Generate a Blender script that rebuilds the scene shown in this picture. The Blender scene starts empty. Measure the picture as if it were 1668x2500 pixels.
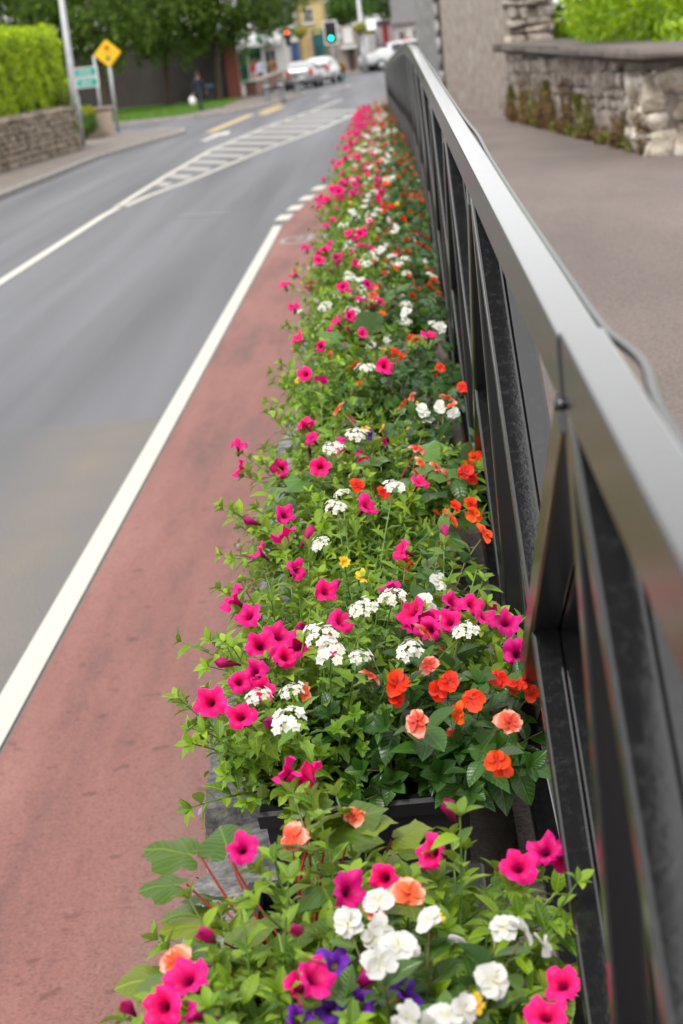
import bpy, bmesh, math, random
import numpy as np
from mathutils import Vector, Matrix, Quaternion

SC = bpy.context.scene
COL = SC.collection
RAD = math.radians

# ------------------------------------------------------------------ camera
# metres; z = 0 is the road, +Y runs along the road away from the photographer
CAM_H = 2.35
pitch, yaw, roll = RAD(14.2267), RAD(2.8592), RAD(6.2)
cz, sz = math.cos(yaw), math.sin(yaw)
rot = Matrix(((cz, -sz, 0), (sz, cz, 0), (0, 0, 1)))
fwd = rot @ Vector((0, math.cos(pitch), -math.sin(pitch)))
upv = rot @ Vector((0, math.sin(pitch), math.cos(pitch)))
rgt = rot @ Vector((1, 0, 0))
cx = rgt * math.cos(roll) - upv * math.sin(roll)
cy = rgt * math.sin(roll) + upv * math.cos(roll)
cam_d = bpy.data.cameras.new('camera')
cam = bpy.data.objects.new('camera', cam_d)
COL.objects.link(cam)
cam.matrix_world = Matrix(((cx.x, cy.x, -fwd.x, 0), (cx.y, cy.y, -fwd.y, 0), (cx.z, cy.z, -fwd.z, CAM_H), (0, 0, 0, 1)))
cam_d.sensor_fit = 'VERTICAL'
cam_d.sensor_height = 36
cam_d.sensor_width = 24
cam_d.lens = 4530 * 36 / 2500
cam_d.clip_start = 0.05
cam_d.clip_end = 2000
cam_d.dof.use_dof = True
cam_d.dof.focus_distance = 2.95
cam_d.dof.aperture_fstop = 7.5
SC.camera = cam

# ------------------------------------------------------------------ sky and sun (bright overcast)
W = bpy.data.worlds.new('World')
SC.world = W
W.use_nodes = True
wn, wl = W.node_tree.nodes, W.node_tree.links
bg = wn['Background']
sky = wn.new('ShaderNodeTexSky')
sky.sky_type = 'NISHITA'
sky.sun_disc = False
SUN_EL, SUN_AZ = 58, 205          # azimuth clockwise from +Y: behind the camera, a little to the left
sky.sun_elevation = RAD(SUN_EL)
sky.sun_rotation = RAD(SUN_AZ)
sky.dust_density = 1.0
sky.air_density = 1.0
hs = wn.new('ShaderNodeHueSaturation')
hs.inputs['Saturation'].default_value = 0.25
wl.new(sky.outputs[0], hs.inputs['Color'])
cl = wn.new('ShaderNodeMix'); cl.data_type = 'RGBA'      # an even cloud layer over the clear sky, the same in every direction
cl.inputs[0].default_value = 0.8
cl.inputs[7].default_value = (8.6, 8.55, 8.5, 1)
wl.new(hs.outputs[0], cl.inputs[6])
wl.new(cl.outputs[2], bg.inputs[0])
bg.inputs[1].default_value = 0.125
sun_d = bpy.data.lights.new('sun', 'SUN')
sun_d.energy = 1.5
sun_d.angle = RAD(14)
sun_d.color = (1.0, 0.965, 0.9)
sun = bpy.data.objects.new('sun', sun_d)
COL.objects.link(sun)
sd = Vector((math.sin(RAD(SUN_AZ)) * math.cos(RAD(SUN_EL)), math.cos(RAD(SUN_AZ)) * math.cos(RAD(SUN_EL)), math.sin(RAD(SUN_EL))))
sun.rotation_euler = sd.to_track_quat('Z', 'Y').to_euler()
sun.location = (0, 0, 30)
SC.view_settings.view_transform = 'Standard'
SC.view_settings.look = 'None'
SC.view_settings.exposure = 0.74
SC.view_settings.gamma = 1.0
SC.view_settings.use_curve_mapping = False
SC.render.engine = 'CYCLES'
SC.cycles.use_denoising = True
SC.cycles.max_bounces = 8
SC.cycles.sample_clamp_indirect = 6.0

# ------------------------------------------------------------------ long profile of the raised footway
def zr(Y):                        # top of the handrail: climbs to a crest at about 11 m, then falls to the street
    if Y < 8: return 2.08 + .021 * Y
    if Y < 14:
        t = Y - 8
        return 2.248 + .021 * t - (.0415 / 6) * t * t / 2
    return 2.2495 - .0205 * (Y - 14) if Y < 64 else 1.2245
def sx(Y):                        # sideways drift of footway, railing and planters
    if Y < 12: return 0.0
    if Y < 32: return -.0085 * (Y - 12)
    return -.17 - .004 * (min(Y, 70) - 32)
PATH, PLINTH, RIM = -1.03, -1.05, -.85

# ------------------------------------------------------------------ mesh helpers
def mesh_obj(name, verts, faces, mats, parent=None, smooth=False, midx=None):
    me = bpy.data.meshes.new(name)
    me.from_pydata([tuple(v) for v in verts], [], [tuple(f) for f in faces])
    for m in (mats if isinstance(mats, (list, tuple)) else [mats]): me.materials.append(m)
    if midx is not None: me.polygons.foreach_set('material_index', midx)
    if smooth: me.polygons.foreach_set('use_smooth', [True] * len(me.polygons))
    me.update()
    o = bpy.data.objects.new(name, me)
    COL.objects.link(o)
    if parent: o.parent = parent
    return o
def bm_obj(name, bm, mats, parent=None, smooth=False):
    me = bpy.data.meshes.new(name)
    bm.normal_update()
    bm.to_mesh(me); bm.free()
    for m in (mats if isinstance(mats, (list, tuple)) else [mats]): me.materials.append(m)
    if smooth: me.polygons.foreach_set('use_smooth', [True] * len(me.polygons))
    o = bpy.data.objects.new(name, me)
    COL.objects.link(o)
    if parent: o.parent = parent
    return o
def inst(name, me, parent=None, mw=None):
    o = bpy.data.objects.new(name, me)
    COL.objects.link(o)
    if parent: o.parent = parent
    if mw is not None: o.matrix_local = mw
    return o
def empty(name, loc=(0, 0, 0), rz=0):
    o = bpy.data.objects.new(name, None)
    o.empty_display_size = .1
    COL.objects.link(o)
    o.location = loc; o.rotation_euler = (0, 0, rz)
    return o
def tag(o, label=None, cat=None, group=None, kind=None):
    if label: o['label'] = label
    if cat: o['category'] = cat
    if group: o['group'] = group
    if kind: o['kind'] = kind
    return o
def box(bm, x0, x1, y0, y1, z0, z1, bev=0):
    r = bmesh.ops.create_cube(bm, size=1)
    for v in r['verts']:
        v.co = Vector(((x0 + x1) / 2 + v.co.x * (x1 - x0), (y0 + y1) / 2 + v.co.y * (y1 - y0), (z0 + z1) / 2 + v.co.z * (z1 - z0)))
    if bev:
        es = list({e for v in r['verts'] for e in v.link_edges})
        bmesh.ops.bevel(bm, geom=es, offset=bev, segments=2, affect='EDGES', profile=.5)
def boxo(name, x0, x1, y0, y1, z0, z1, m, parent=None, bev=0):
    bm = bmesh.new(); box(bm, x0, x1, y0, y1, z0, z1, bev)
    return bm_obj(name, bm, m, parent)
def tube_geo(pts, rads, n=8, cap=True):
    V, F = [], []
    pts = [Vector(p) for p in pts]
    for i, p in enumerate(pts):
        t = (pts[min(i + 1, len(pts) - 1)] - pts[max(i - 1, 0)]).normalized()
        a = t.orthogonal().normalized() if abs(t.z) > .9 else t.cross(Vector((0, 0, 1))).normalized()
        b = t.cross(a)
        for k in range(n):
            th = 2 * math.pi * k / n
            V.append(p + (a * math.cos(th) + b * math.sin(th)) * rads[i])
    for i in range(len(pts) - 1):
        for k in range(n):
            k2 = (k + 1) % n
            F.append((i * n + k, i * n + k2, (i + 1) * n + k2, (i + 1) * n + k))
    if cap:
        F.append(tuple(range(n))[::-1]); F.append(tuple((len(pts) - 1) * n + k for k in range(n)))
    return V, F
def tubeo(name, pts, rads, m, parent=None, n=8):
    if not isinstance(rads, (list, tuple)): rads = [rads] * len(pts)
    V, F = tube_geo(pts, rads, n)
    return mesh_obj(name, V, F, m, parent, True)
def bar_geo(p0, p1, w, d):        # box beam from p0 to p1; w across (X), d deep, square to the beam in the YZ plane
    p0, p1 = Vector(p0), Vector(p1)
    t = (p1 - p0).normalized(); a = Vector((1, 0, 0)); b = t.cross(a).normalized()
    V = []
    for p in (p0, p1):
        for s, u in ((-1, -1), (1, -1), (1, 1), (-1, 1)):
            V.append(p + a * (s * w / 2) + b * (u * d / 2))
    F = [(0, 1, 2, 3)[::-1], (4, 5, 6, 7), (0, 1, 5, 4), (1, 2, 6, 5), (2, 3, 7, 6), (3, 0, 4, 7)]
    return V, F
def bevelled(name, V, F, m, parent, off):
    bm = bmesh.new()
    vs = [bm.verts.new(v) for v in V]
    for f in F: bm.faces.new([vs[i] for i in f])
    bmesh.ops.recalc_face_normals(bm, faces=bm.faces)
    bmesh.ops.bevel(bm, geom=list(bm.edges), offset=off, segments=2, affect='EDGES', profile=.5)
    return bm_obj(name, bm, m, parent)
def sheet(name, poly, z, m, parent=None):
    return mesh_obj(name, [(x, y, z) for x, y in poly], [tuple(range(len(poly)))], m, parent)

# ------------------------------------------------------------------ materials
MATS = {}
class NT:
    def __init__(s, name):
        s.m = bpy.data.materials.new(name); s.m.use_nodes = True
        s.n, s.l = s.m.node_tree.nodes, s.m.node_tree.links
        s.p = s.n['Principled BSDF']; s.out = s.n['Material Output']
        MATS[name] = s.m
    def node(s, t, **k):
        n = s.n.new(t)
        for a, v in k.items(): setattr(n, a, v)
        return n
    def link(s, a, b): s.l.new(a, b)
    def coord(s, kind='Object', scale=(1, 1, 1)):
        c = s.node('ShaderNodeTexCoord'); mp = s.node('ShaderNodeMapping')
        mp.inputs['Scale'].default_value = scale
        s.link(c.outputs[kind], mp.inputs[0]); return mp.outputs[0]
    def pos(s, scale=(1, 1, 1)):
        c = s.node('ShaderNodeNewGeometry'); mp = s.node('ShaderNodeMapping')
        mp.inputs['Scale'].default_value = scale
        s.link(c.outputs['Position'], mp.inputs[0]); return mp.outputs[0]
    def noise(s, vec, scale, detail=4, rough=.55):
        n = s.node('ShaderNodeTexNoise'); n.inputs['Scale'].default_value = scale
        n.inputs['Detail'].default_value = detail; n.inputs['Roughness'].default_value = rough
        s.link(vec, n.inputs['Vector']); return n.outputs['Fac']
    def ramp(s, fac, stops):
        r = s.node('ShaderNodeValToRGB'); e = r.color_ramp.elements
        while len(e) < len(stops): e.new(.5)
        for i, (p, c) in enumerate(stops):
            e[i].position = p; e[i].color = (*c, 1) if len(c) == 3 else c
        s.link(fac, r.inputs[0]); return r.outputs[0]
    def mix(s, fac, a, b, mode='MIX'):
        x = s.node('ShaderNodeMix', data_type='RGBA', blend_type=mode)
        for sock, v in ((x.inputs[0], fac), (x.inputs[6], a), (x.inputs[7], b)):
            if hasattr(v, 'is_output'): s.link(v, sock)
            elif isinstance(v, (int, float)): sock.default_value = v
            else: sock.default_value = (*v, 1)
        return x.outputs[2]
    def math(s, op, a, b=None, clamp=False):
        x = s.node('ShaderNodeMath', operation=op, use_clamp=clamp)
        for sock, v in ((x.inputs[0], a), (x.inputs[1], b)):
            if v is None: continue
            if hasattr(v, 'is_output'): s.link(v, sock)
            else: sock.default_value = v
        return x.outputs[0]
    def bump(s, h, strength, dist=.01):
        b = s.node('ShaderNodeBump'); b.inputs['Strength'].default_value = strength
        b.inputs['Distance'].default_value = dist
        s.link(h, b.inputs['Height']); s.link(b.outputs[0], s.p.inputs['Normal'])
    def col(s, c): 
        if hasattr(c, 'is_output'): s.link(c, s.p.inputs['Base Color'])
        else: s.p.inputs['Base Color'].default_value = (*c, 1)
    def rough(s, r):
        if hasattr(r, 'is_output'): s.link(r, s.p.inputs['Roughness'])
        else: s.p.inputs['Roughness'].default_value = r

def simple(name, c, rough=.6, vary=.25, scale=6, bump=0, bscale=60, metal=0, coat=0, kind='Object'):
    t = NT(name)
    v = t.coord(kind)
    n = t.noise(v, scale, 5)
    lo = tuple(max(0, x * (1 - vary)) for x in c); hi = tuple(min(1, x * (1 + vary)) for x in c)
    t.col(t.ramp(n, [(.3, lo), (.7, hi)]))
    t.rough(rough); t.p.inputs['Metallic'].default_value = metal
    if coat: t.p.inputs['Coat Weight'].default_value = coat; t.p.inputs['Coat Roughness'].default_value = .08
    if bump: t.bump(t.noise(v, bscale, 4), bump, .01)
    return t.m

def asphalt():
    t = NT('road_asphalt'); p = t.pos()
    sep = t.node('ShaderNodeSeparateXYZ'); t.link(p, sep.inputs[0])
    X, Y = sep.outputs[0], sep.outputs[1]
    grain = t.noise(p, 90, 4, .8)
    tone = t.noise(t.pos((1.1, .035, 1)), 1.0, 3)
    blot = t.noise(t.pos((.35, .12, 1)), 1.0, 4)
    base = t.ramp(tone, [(.34, (.076, .078, .089)), (.66, (.146, .150, .168))])
    base = t.mix(t.math('MULTIPLY', blot, .2), base, (.15, .143, .14))
    # older, paler surfacing nearer than the transverse joint, sandy wear along the edge line
    wob = t.math('MULTIPLY', t.noise(p, .8, 2), .3)
    near = t.math('LESS_THAN', t.math('ADD', Y, wob), 12.55)
    old = t.ramp(blot, [(.3, (.100, .100, .105)), (.7, (.138, .136, .138))])
    base = t.mix(near, base, old)
    d = t.math('ABSOLUTE', t.math('ADD', X, 2.05))
    wear = t.math('MULTIPLY', t.math('SUBTRACT', 1.0, t.math('MULTIPLY', d, 1.6), True), t.math('MULTIPLY', near, t.noise(p, 1.5, 5)), True)
    base = t.mix(wear, base, (.20, .162, .120))
    base = t.mix(1.0, base, t.ramp(grain, [(.34, (.5, .5, .5)), (.48, (.95, .95, .95)), (.56, (1.05, 1.05, 1.05)), (.68, (1.6, 1.57, 1.52))]), 'MULTIPLY')
    t.col(base); t.rough(.72); t.bump(grain, .35, .004)
    return t.m
def red_lane():
    t = NT('red_cycle_surfacing'); p = t.pos()
    sep = t.node('ShaderNodeSeparateXYZ'); t.link(p, sep.inputs[0])
    grain = t.noise(p, 95, 5, .8)
    tone = t.noise(t.pos((1.8, .25, 1)), 1.5, 6, .65)
    base = t.ramp(tone, [(.33, (.142, .064, .054)), (.5, (.226, .090, .074)), (.66, (.268, .116, .097))])
    # silt collects along the foot of the wall and wear shows the grey chippings
    e = t.math('MULTIPLY', t.math('ADD', t.math('ADD', sep.outputs[0], .90), t.math('MULTIPLY', tone, .35)), 1.5, True)
    base = t.mix(t.math('MULTIPLY', e, .85), base, (.120, .089, .078))
    wear = t.ramp(t.noise(p, 90, 4, .8), [(.56, (0, 0, 0)), (.66, (1, 1, 1))])
    base = t.mix(t.math('MULTIPLY', wear, .35), base, (.19, .172, .165))
    pits = t.ramp(grain, [(.35, (.42, .40, .40)), (.46, (.95, .95, .95)), (.56, (1.04, 1.04, 1.04)), (.68, (1.45, 1.5, 1.5))])
    base = t.mix(1.0, base, pits, 'MULTIPLY')
    spots = t.ramp(t.noise(p, 11, 2, .4), [(.66, (1, 1, 1)), (.72, (.45, .42, .42))])
    base = t.mix(.6, base, t.mix(1.0, base, spots, 'MULTIPLY'))
    t.col(base); t.rough(.75); t.bump(grain, .4, .004)
    return t.m
def footway_mat():
    t = NT('footway_tarmac'); p = t.pos()
    grain = t.noise(p, 75, 4, .8)
    tone = t.noise(t.pos((1, .3, 1)), 1.1, 5)
    base = t.ramp(tone, [(.33, (.122, .094, .083)), (.67, (.180, .142, .126))])
    base = t.mix(1.0, base, t.ramp(grain, [(.36, (.4, .4, .4)), (.48, (.95, .95, .95)), (.56, (1.05, 1.05, 1.05)), (.66, (1.75, 1.68, 1.62))]), 'MULTIPLY')
    t.col(base); t.rough(.8); t.bump(grain, .5, .006)
    return t.m
def paint(name, c, worn=.2):
    t = NT(name); p = t.pos()
    w = t.ramp(t.noise(p, 60, 5, .75), [(.5 - .2 * (1 - worn) - .12, (0, 0, 0)), (.5 - .2 * (1 - worn) + .05, (1, 1, 1))]) if worn < .5 else t.ramp(t.noise(p, 40, 5, .8), [(.42, (0, 0, 0)), (.62, (1, 1, 1))])
    big = t.noise(t.pos((2, .5, 1)), 2.0, 4)
    cc = t.mix(t.math('MULTIPLY', big, .35), c, tuple(x * .72 for x in c))
    t.col(t.mix(t.math('ADD', t.math('MULTIPLY', w, min(1, 1.3 - worn)), 1 - min(1, 1.3 - worn) if worn < .5 else 0.0, True), (.2, .195, .19), cc)); t.rough(.65)
    t.bump(t.noise(p, 150, 3, .7), .2, .003)
    return t.m
def black_paint():
    t = NT('black_gloss_paint'); p = t.pos()
    big = t.noise(p, 9, 4, .6)
    dust = t.ramp(t.noise(p, 75, 5, .72), [(.52, (0, 0, 0)), (.75, (1, 1, 1))])
    geo = t.node('ShaderNodeNewGeometry'); sp = t.node('ShaderNodeSeparateXYZ'); t.link(geo.outputs['Normal'], sp.inputs[0])
    upf = t.math('MULTIPLY', sp.outputs[2], 1.0, True)          # dust only settles on faces that look up
    speck = t.ramp(t.noise(p, 260, 3, .6), [(.72, (0, 0, 0)), (.78, (1, 1, 1))])
    f = t.math('MULTIPLY', t.math('ADD', t.math('MULTIPLY', dust, .10), t.math('MULTIPLY', big, .035)), t.math('ADD', upf, .04), True)
    f = t.math('ADD', f, t.math('MULTIPLY', speck, .12), True)
    t.col(t.mix(f, (.008, .008, .009), (.20, .19, .185)))
    t.rough(t.math('ADD', t.math('SUBTRACT', .24, t.math('MULTIPLY', upf, .19)), t.math('MULTIPLY', f, .6), True))   # tops worn smooth by hands
    t.p.inputs['IOR'].default_value = 1.66
    t.bump(t.noise(p, 130, 4, .6), .05, .004)
    return t.m
def stone_mat(name, stops, scale=5, bump=.7, moss=.0, lich=.0):
    t = NT(name)
    oi = t.node('ShaderNodeObjectInfo')
    p = t.pos()
    n = t.noise(p, scale, 6, .65)
    c = t.ramp(n, stops)
    hv = t.node('ShaderNodeHueSaturation'); t.link(c, hv.inputs['Color'])
    t.link(t.math('ADD', .68, t.math('MULTIPLY', oi.outputs['Random'], .6)), hv.inputs['Value'])
    c = hv.outputs[0]
    if moss:
        mf = t.ramp(t.noise(p, 3.1, 5, .7), [(.55, (0, 0, 0)), (.68, (1, 1, 1))])
        c = t.mix(t.math('MULTIPLY', mf, moss), c, (.12, .11, .035))
    if lich:
        lf = t.ramp(t.noise(p, 14, 5, .75), [(.58, (0, 0, 0)), (.66, (1, 1, 1))])
        c = t.mix(t.math('MULTIPLY', lf, lich), c, (.55, .52, .47))
    t.col(c); t.rough(.9); t.bump(t.noise(p, scale * 4, 7, .75), bump, .03)
    return t.m
def leaf_mat(name, dark, light, back=None, rough=.42, transl=.22, rib=.0):
    t = NT(name)
    at = t.node('ShaderNodeAttribute', attribute_name='rnd'); oi = t.node('ShaderNodeObjectInfo')
    v = t.math('FRACT', t.math('ADD', at.outputs['Fac'], t.math('MULTIPLY', oi.outputs['Random'], .999)))
    mid = tuple((a + b) / 2 for a, b in zip(dark, light))
    c = t.ramp(v, [(0, dark), (.5, mid), (.93, light), (1, tuple(min(1, x * 1.25) for x in light))])
    n = t.noise(t.coord('Object'), 35, 3)
    c = t.mix(t.math('MULTIPLY', n, .35), c, tuple(x * .6 for x in dark))
    lx = t.node('ShaderNodeAttribute', attribute_name='lx').outputs['Fac']; ly = t.node('ShaderNodeAttribute', attribute_name='ly').outputs['Fac']
    ax = t.math('ABSOLUTE', lx)
    rib_ = t.math('SUBTRACT', 1.0, t.math('MULTIPLY', ax, 26.0), True)
    side = t.math('POWER', t.math('ABSOLUTE', t.math('SINE', t.math('MULTIPLY', t.math('SUBTRACT', ly, t.math('MULTIPLY', ax, .9)), 22.0))), 8.0)
    vein = t.math('MAXIMUM', rib_, t.math('MULTIPLY', side, .28))
    c = t.mix(t.math('MULTIPLY', vein, .30), c, tuple(min(1, x * 1.9 + .02) for x in light))
    t.bump(t.math('MULTIPLY', vein, -1.0), .5, .002)
    if back:
        g = t.node('ShaderNodeNewGeometry'); c = t.mix(g.outputs['Backfacing'], c, back)
    t.col(c); t.rough(rough)
    t.p.inputs['Specular IOR Level'].default_value = .42
    tr = t.node('ShaderNodeBsdfTranslucent'); mx = t.node('ShaderNodeMixShader')
    hv = t.node('ShaderNodeHueSaturation'); hv.inputs['Value'].default_value = 1.5; hv.inputs['Saturation'].default_value = 1.1
    t.link(c, hv.inputs['Color']); t.link(hv.outputs[0], tr.inputs[0])
    mx.inputs[0].default_value = transl
    t.link(t.p.outputs[0], mx.inputs[1]); t.link(tr.outputs[0], mx.inputs[2]); t.link(mx.outputs[0], t.out.inputs[0])
    return t.m
def petal_mat(name, stops, vary=.15, transl=.3, rough=.5):
    t = NT(name)
    at = t.node('ShaderNodeAttribute', attribute_name='rad'); oi = t.node('ShaderNodeObjectInfo')
    n = t.noise(t.coord('Object'), 90, 3)
    f = t.math('ADD', at.outputs['Fac'], t.math('MULTIPLY', t.math('SUBTRACT', n, .5), .25))
    c = t.ramp(f, stops)
    hv = t.node('ShaderNodeHueSaturation'); t.link(c, hv.inputs['Color'])
    t.link(t.math('ADD', 1 - vary, t.math('MULTIPLY', oi.outputs['Random'], 2 * vary)), hv.inputs['Value'])
    t.link(t.math('ADD', .49, t.math('MULTIPLY', oi.outputs['Random'], .02)), hv.inputs['Hue'])
    t.link(hv.outputs[0], t.p.inputs['Base Color']); t.rough(rough)
    t.p.inputs['Specular IOR Level'].default_value = .25
    tr = t.node('ShaderNodeBsdfTranslucent'); mx = t.node('ShaderNodeMixShader')
    t.link(hv.outputs[0], tr.inputs[0]); mx.inputs[0].default_value = transl
    t.link(t.p.outputs[0], mx.inputs[1]); t.link(tr.outputs[0], mx.inputs[2]); t.link(mx.outputs[0], t.out.inputs[0])
    return t.m
def emit(name, c, s):
    t = NT(name); t.col((0, 0, 0)); t.p.inputs['Emission Color'].default_value = (*c, 1); t.p.inputs['Emission Strength'].default_value = s
    return t.m
def glass(name='dark_glass', c=(.02, .025, .028)):
    t = NT(name); t.col(c); t.rough(.06); t.p.inputs['Coat Weight'].default_value = .5
    return t.m

asphalt(); red_lane(); footway_mat(); black_paint(); glass()
paint('white_line_paint', (.56, .535, .47), 0)
paint('faded_line_paint', (.33, .312, .295), .45)
paint('very_faded_paint', (.62, .56, .54), .6)
paint('yellow_line_paint', (.50, .38, .17), .4)
simple('pavement_concrete', (.165, .14, .123), .85, .2, 1.5, .3, 90)
simple('kerb_stone', (.27, .25, .235), .85, .2, 3, .3, 60)
simple('ledge_mortar', (.125, .098, .078), .95, .35, 18, .8, 120)
stone_mat('plinth_stone', [(.32, (.17, .165, .155)), (.5, (.40, .39, .375)), (.66, (.66, .65, .625))], 38, 1.0, .12, .3)
stone_mat('rubble_stone', [(.3, (.16, .125, .105)), (.48, (.40, .335, .285)), (.66, (.70, .62, .55))], 9, 1.0, .22, .5)
stone_mat('pale_rubble_stone', [(.32, (.20, .155, .11)), (.5, (.50, .43, .34)), (.66, (.78, .73, .66))], 7, .9, .2, .4)
stone_mat('wall_mortar', [(.25, (.22, .185, .16)), (.55, (.36, .31, .275)), (.8, (.48, .42, .375))], 9, 1.0, .3, .4)
stone_mat('wall_render', [(.34, (.24, .18, .145)), (.5, (.40, .335, .285)), (.64, (.56, .49, .43))], 5.5, .9, .12, .45)
stone_mat('grey_limestone', [(.35, (.15, .145, .145)), (.5, (.30, .295, .29)), (.64, (.48, .47, .46))], 5, .6, .08, .2)
stone_mat('coping_concrete', [(.25, (.075, .06, .052)), (.5, (.12, .098, .086)), (.8, (.18, .15, .134))], 3, .6, .2)
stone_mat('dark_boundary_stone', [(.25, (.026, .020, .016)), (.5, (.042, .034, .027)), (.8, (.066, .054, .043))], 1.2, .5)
stone_mat('garden_wall_stone', [(.25, (.17, .135, .10)), (.5, (.27, .22, .165)), (.8, (.38, .32, .25))], 3, .8, .3)
simple('black_plastic', (.007, .007, .008), .5, .2, 8, .08, 200)
simple('potting_soil', (.028, .020, .014), .95, .4, 60, .9, 180)
simple('galvanised_steel', (.36, .37, .38), .45, .12, 5, 0, metal=.55)
simple('grey_cable', (.055, .057, .06), .35, .1, 5)
leaf_mat('petunia_leaf', (.065, .150, .006), (.255, .395, .014), (.21, .29, .05))
leaf_mat('verbena_leaf', (.055, .145, .008), (.205, .355, .018), (.17, .25, .05))
leaf_mat('impatiens_leaf', (.014, .055, .006), (.050, .135, .012), (.09, .17, .06), .3, .2)
leaf_mat('white_impatiens_leaf', (.030, .088, .014), (.095, .185, .022), (.10, .19, .07), .32, .2)
leaf_mat('begonia_leaf', (.050, .125, .012), (.190, .240, .020), (.17, .20, .06), .4, .32)
leaf_mat('begonia_green_leaf', (.045, .130, .020), (.120, .235, .036), (.12, .19, .08), .4, .28)
leaf_mat('bidens_leaf', (.080, .175, .008), (.265, .385, .016), None)
leaf_mat('lime_leaf', (.20, .25, .01), (.38, .36, .015), None, .45, .35)
leaf_mat('hedge_leaf', (.20, .34, .003), (.46, .60, .006), None, .55, .25)
leaf_mat('bush_leaf', (.12, .26, .006), (.36, .50, .010), None, .45, .3)
leaf_mat('tree_leaf', (.030, .078, .006), (.135, .225, .018), None, .55, .22)
leaf_mat('far_tree_leaf', (.028, .090, .006), (.110, .245, .016), None, .55, .22)
leaf_mat('grass_blade', (.060, .150, .010), (.115, .250, .012), None, .6, .2)
leaf_mat('dry_weed', (.12, .062, .028), (.23, .15, .055), None, .8, .15)
leaf_mat('weed_leaf', (.09, .13, .015), (.22, .24, .03), None, .6, .2)
simple('petunia_stem', (.115, .215, .035), .5, .2, 20)
simple('begonia_stem', (.34, .035, .022), .4, .2, 20)
simple('impatiens_stem', (.17, .14, .05), .5, .2, 20)
petal_mat('magenta_petal', [(.0, (.08, .0, .02)), (.09, (.20, .0, .05)), (.28, (.66, .002, .12)), (.6, (.82, .006, .19)), (1, (.84, .010, .26))], .22)
petal_mat('bud_petal', [(.0, (.10, .0, .04)), (.5, (.38, .004, .11)), (1, (.62, .01, .2))])
petal_mat('verbena_petal', [(.0, (.60, .63, .40)), (.3, (.76, .75, .66)), (1, (.84, .825, .75))], .05)
petal_mat('white_petal', [(.0, (.70, .68, .45)), (.25, (.70, .69, .65)), (1, (.76, .75, .73))], .04)
petal_mat('orange_petal', [(.0, (.45, .03, .01)), (.35, (.85, .05, .008)), (1, (.90, .10, .016))], .15)
petal_mat('salmon_petal', [(.0, (.65, .06, .03)), (.4, (.88, .15, .07)), (.62, (.88, .24, .14)), (.8, (.90, .55, .44)), (1, (.88, .20, .11))], .08)
petal_mat('purple_petal', [(.0, (.55, .45, .02)), (.15, (.06, .01, .12)), (.5, (.13, .012, .36)), (1, (.20, .03, .50))])
petal_mat('yellow_petal', [(.0, (.60, .25, .01)), (.4, (.85, .50, .02)), (1, (.90, .62, .05))])
petal_mat('withered_petal', [(.0, (.16, .10, .05)), (1, (.34, .24, .13))])
petal_mat('toadflax_petal', [(.0, (.6, .5, .2)), (.4, (.34, .2, .5)), (1, (.46, .33, .62))])

# ------------------------------------------------------------------ ground, road, pavements
def structure(o): o['kind'] = 'structure'; return o
structure(sheet('ground', [(-600, -60), (600, -60), (600, 900), (-600, 900)], -.03, simple('far_ground', (.16, .15, .13), .9)))
structure(sheet('road', [(-70, -20), (25, -20), (25, 170), (-70, 170)], 0.0, MATS['road_asphalt']))
structure(sheet('cycle_lane', [(-1.62, -4), (-.2, -4), (-.2, 40), (-1.02, 36), (-1.28, 31.4), (-1.55, 27.5), (-1.62, 25.2)], .004, MATS['red_cycle_surfacing']))

def strip_geo(pts, w, z):
    V, F = [], []
    for i, (x, y) in enumerate(pts):
        a = Vector(pts[max(i - 1, 0)]); b = Vector(pts[min(i + 1, len(pts) - 1)])
        t = (b - a).normalized(); nx, ny = -t.y, t.x
        V += [(x + nx * w / 2, y + ny * w / 2, z), (x - nx * w / 2, y - ny * w / 2, z)]
    for i in range(len(pts) - 1): F.append((2 * i + 1, 2 * i + 3, 2 * i + 2, 2 * i))
    return V, F
def marking(name, pts, w, m='white_line_paint', z=.008, label=None, group=None):
    V, F = strip_geo(pts, w, z)
    o = mesh_obj(name, V, F, MATS[m])
    return tag(o, label, 'road marking', group)
marking('edge_line', [(-1.695, y) for y in range(-3, 25)] + [(-1.70, 25.2)], .118, label='solid white line between grey road and red cycle lane')
for i, (x, y, ang) in enumerate([(-1.67, 26.35, .05), (-1.58, 27.75, .07), (-1.47, 29.3, .09), (-1.34, 31.1, .1)]):
    marking('edge_dash', [(x - ang * .42, y - .40), (x + ang * .42, y + .40)], .2, label='short white dash past the end of the solid cycle lane line', group='white dashes at the end of the cycle lane')
LB = [(-4.80, 31.5), (-4.80, 33.1), (-4.78, 38.4), (-4.63, 47.3), (-4.02, 56.0), (-2.72, 68.5), (-2.0, 76)]
RB = [(-4.66, 31.5), (-4.50, 33.3), (-4.07, 36.2), (-3.21, 43.9), (-1.95, 53.0), (-1.25, 60.0), (-.6, 70)]
marking('centre_line', [(-4.8, y) for y in range(4, 31, 2)] + [(-4.74, 31.8)], .135, label='solid white centre line running into the hatched median')
marking('median_border_line', LB, .125, label='white line along the far side of the hatched median')
marking('median_border_line', RB, .125, label='white line along the cycle lane side of the hatched median')
def interp(pts, y):
    for (x0, y0), (x1, y1) in zip(pts, pts[1:]):
        if y0 <= y <= y1: return x0 + (x1 - x0) * (y - y0) / (y1 - y0)
    return pts[-1][0]
y = 36.0
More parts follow.
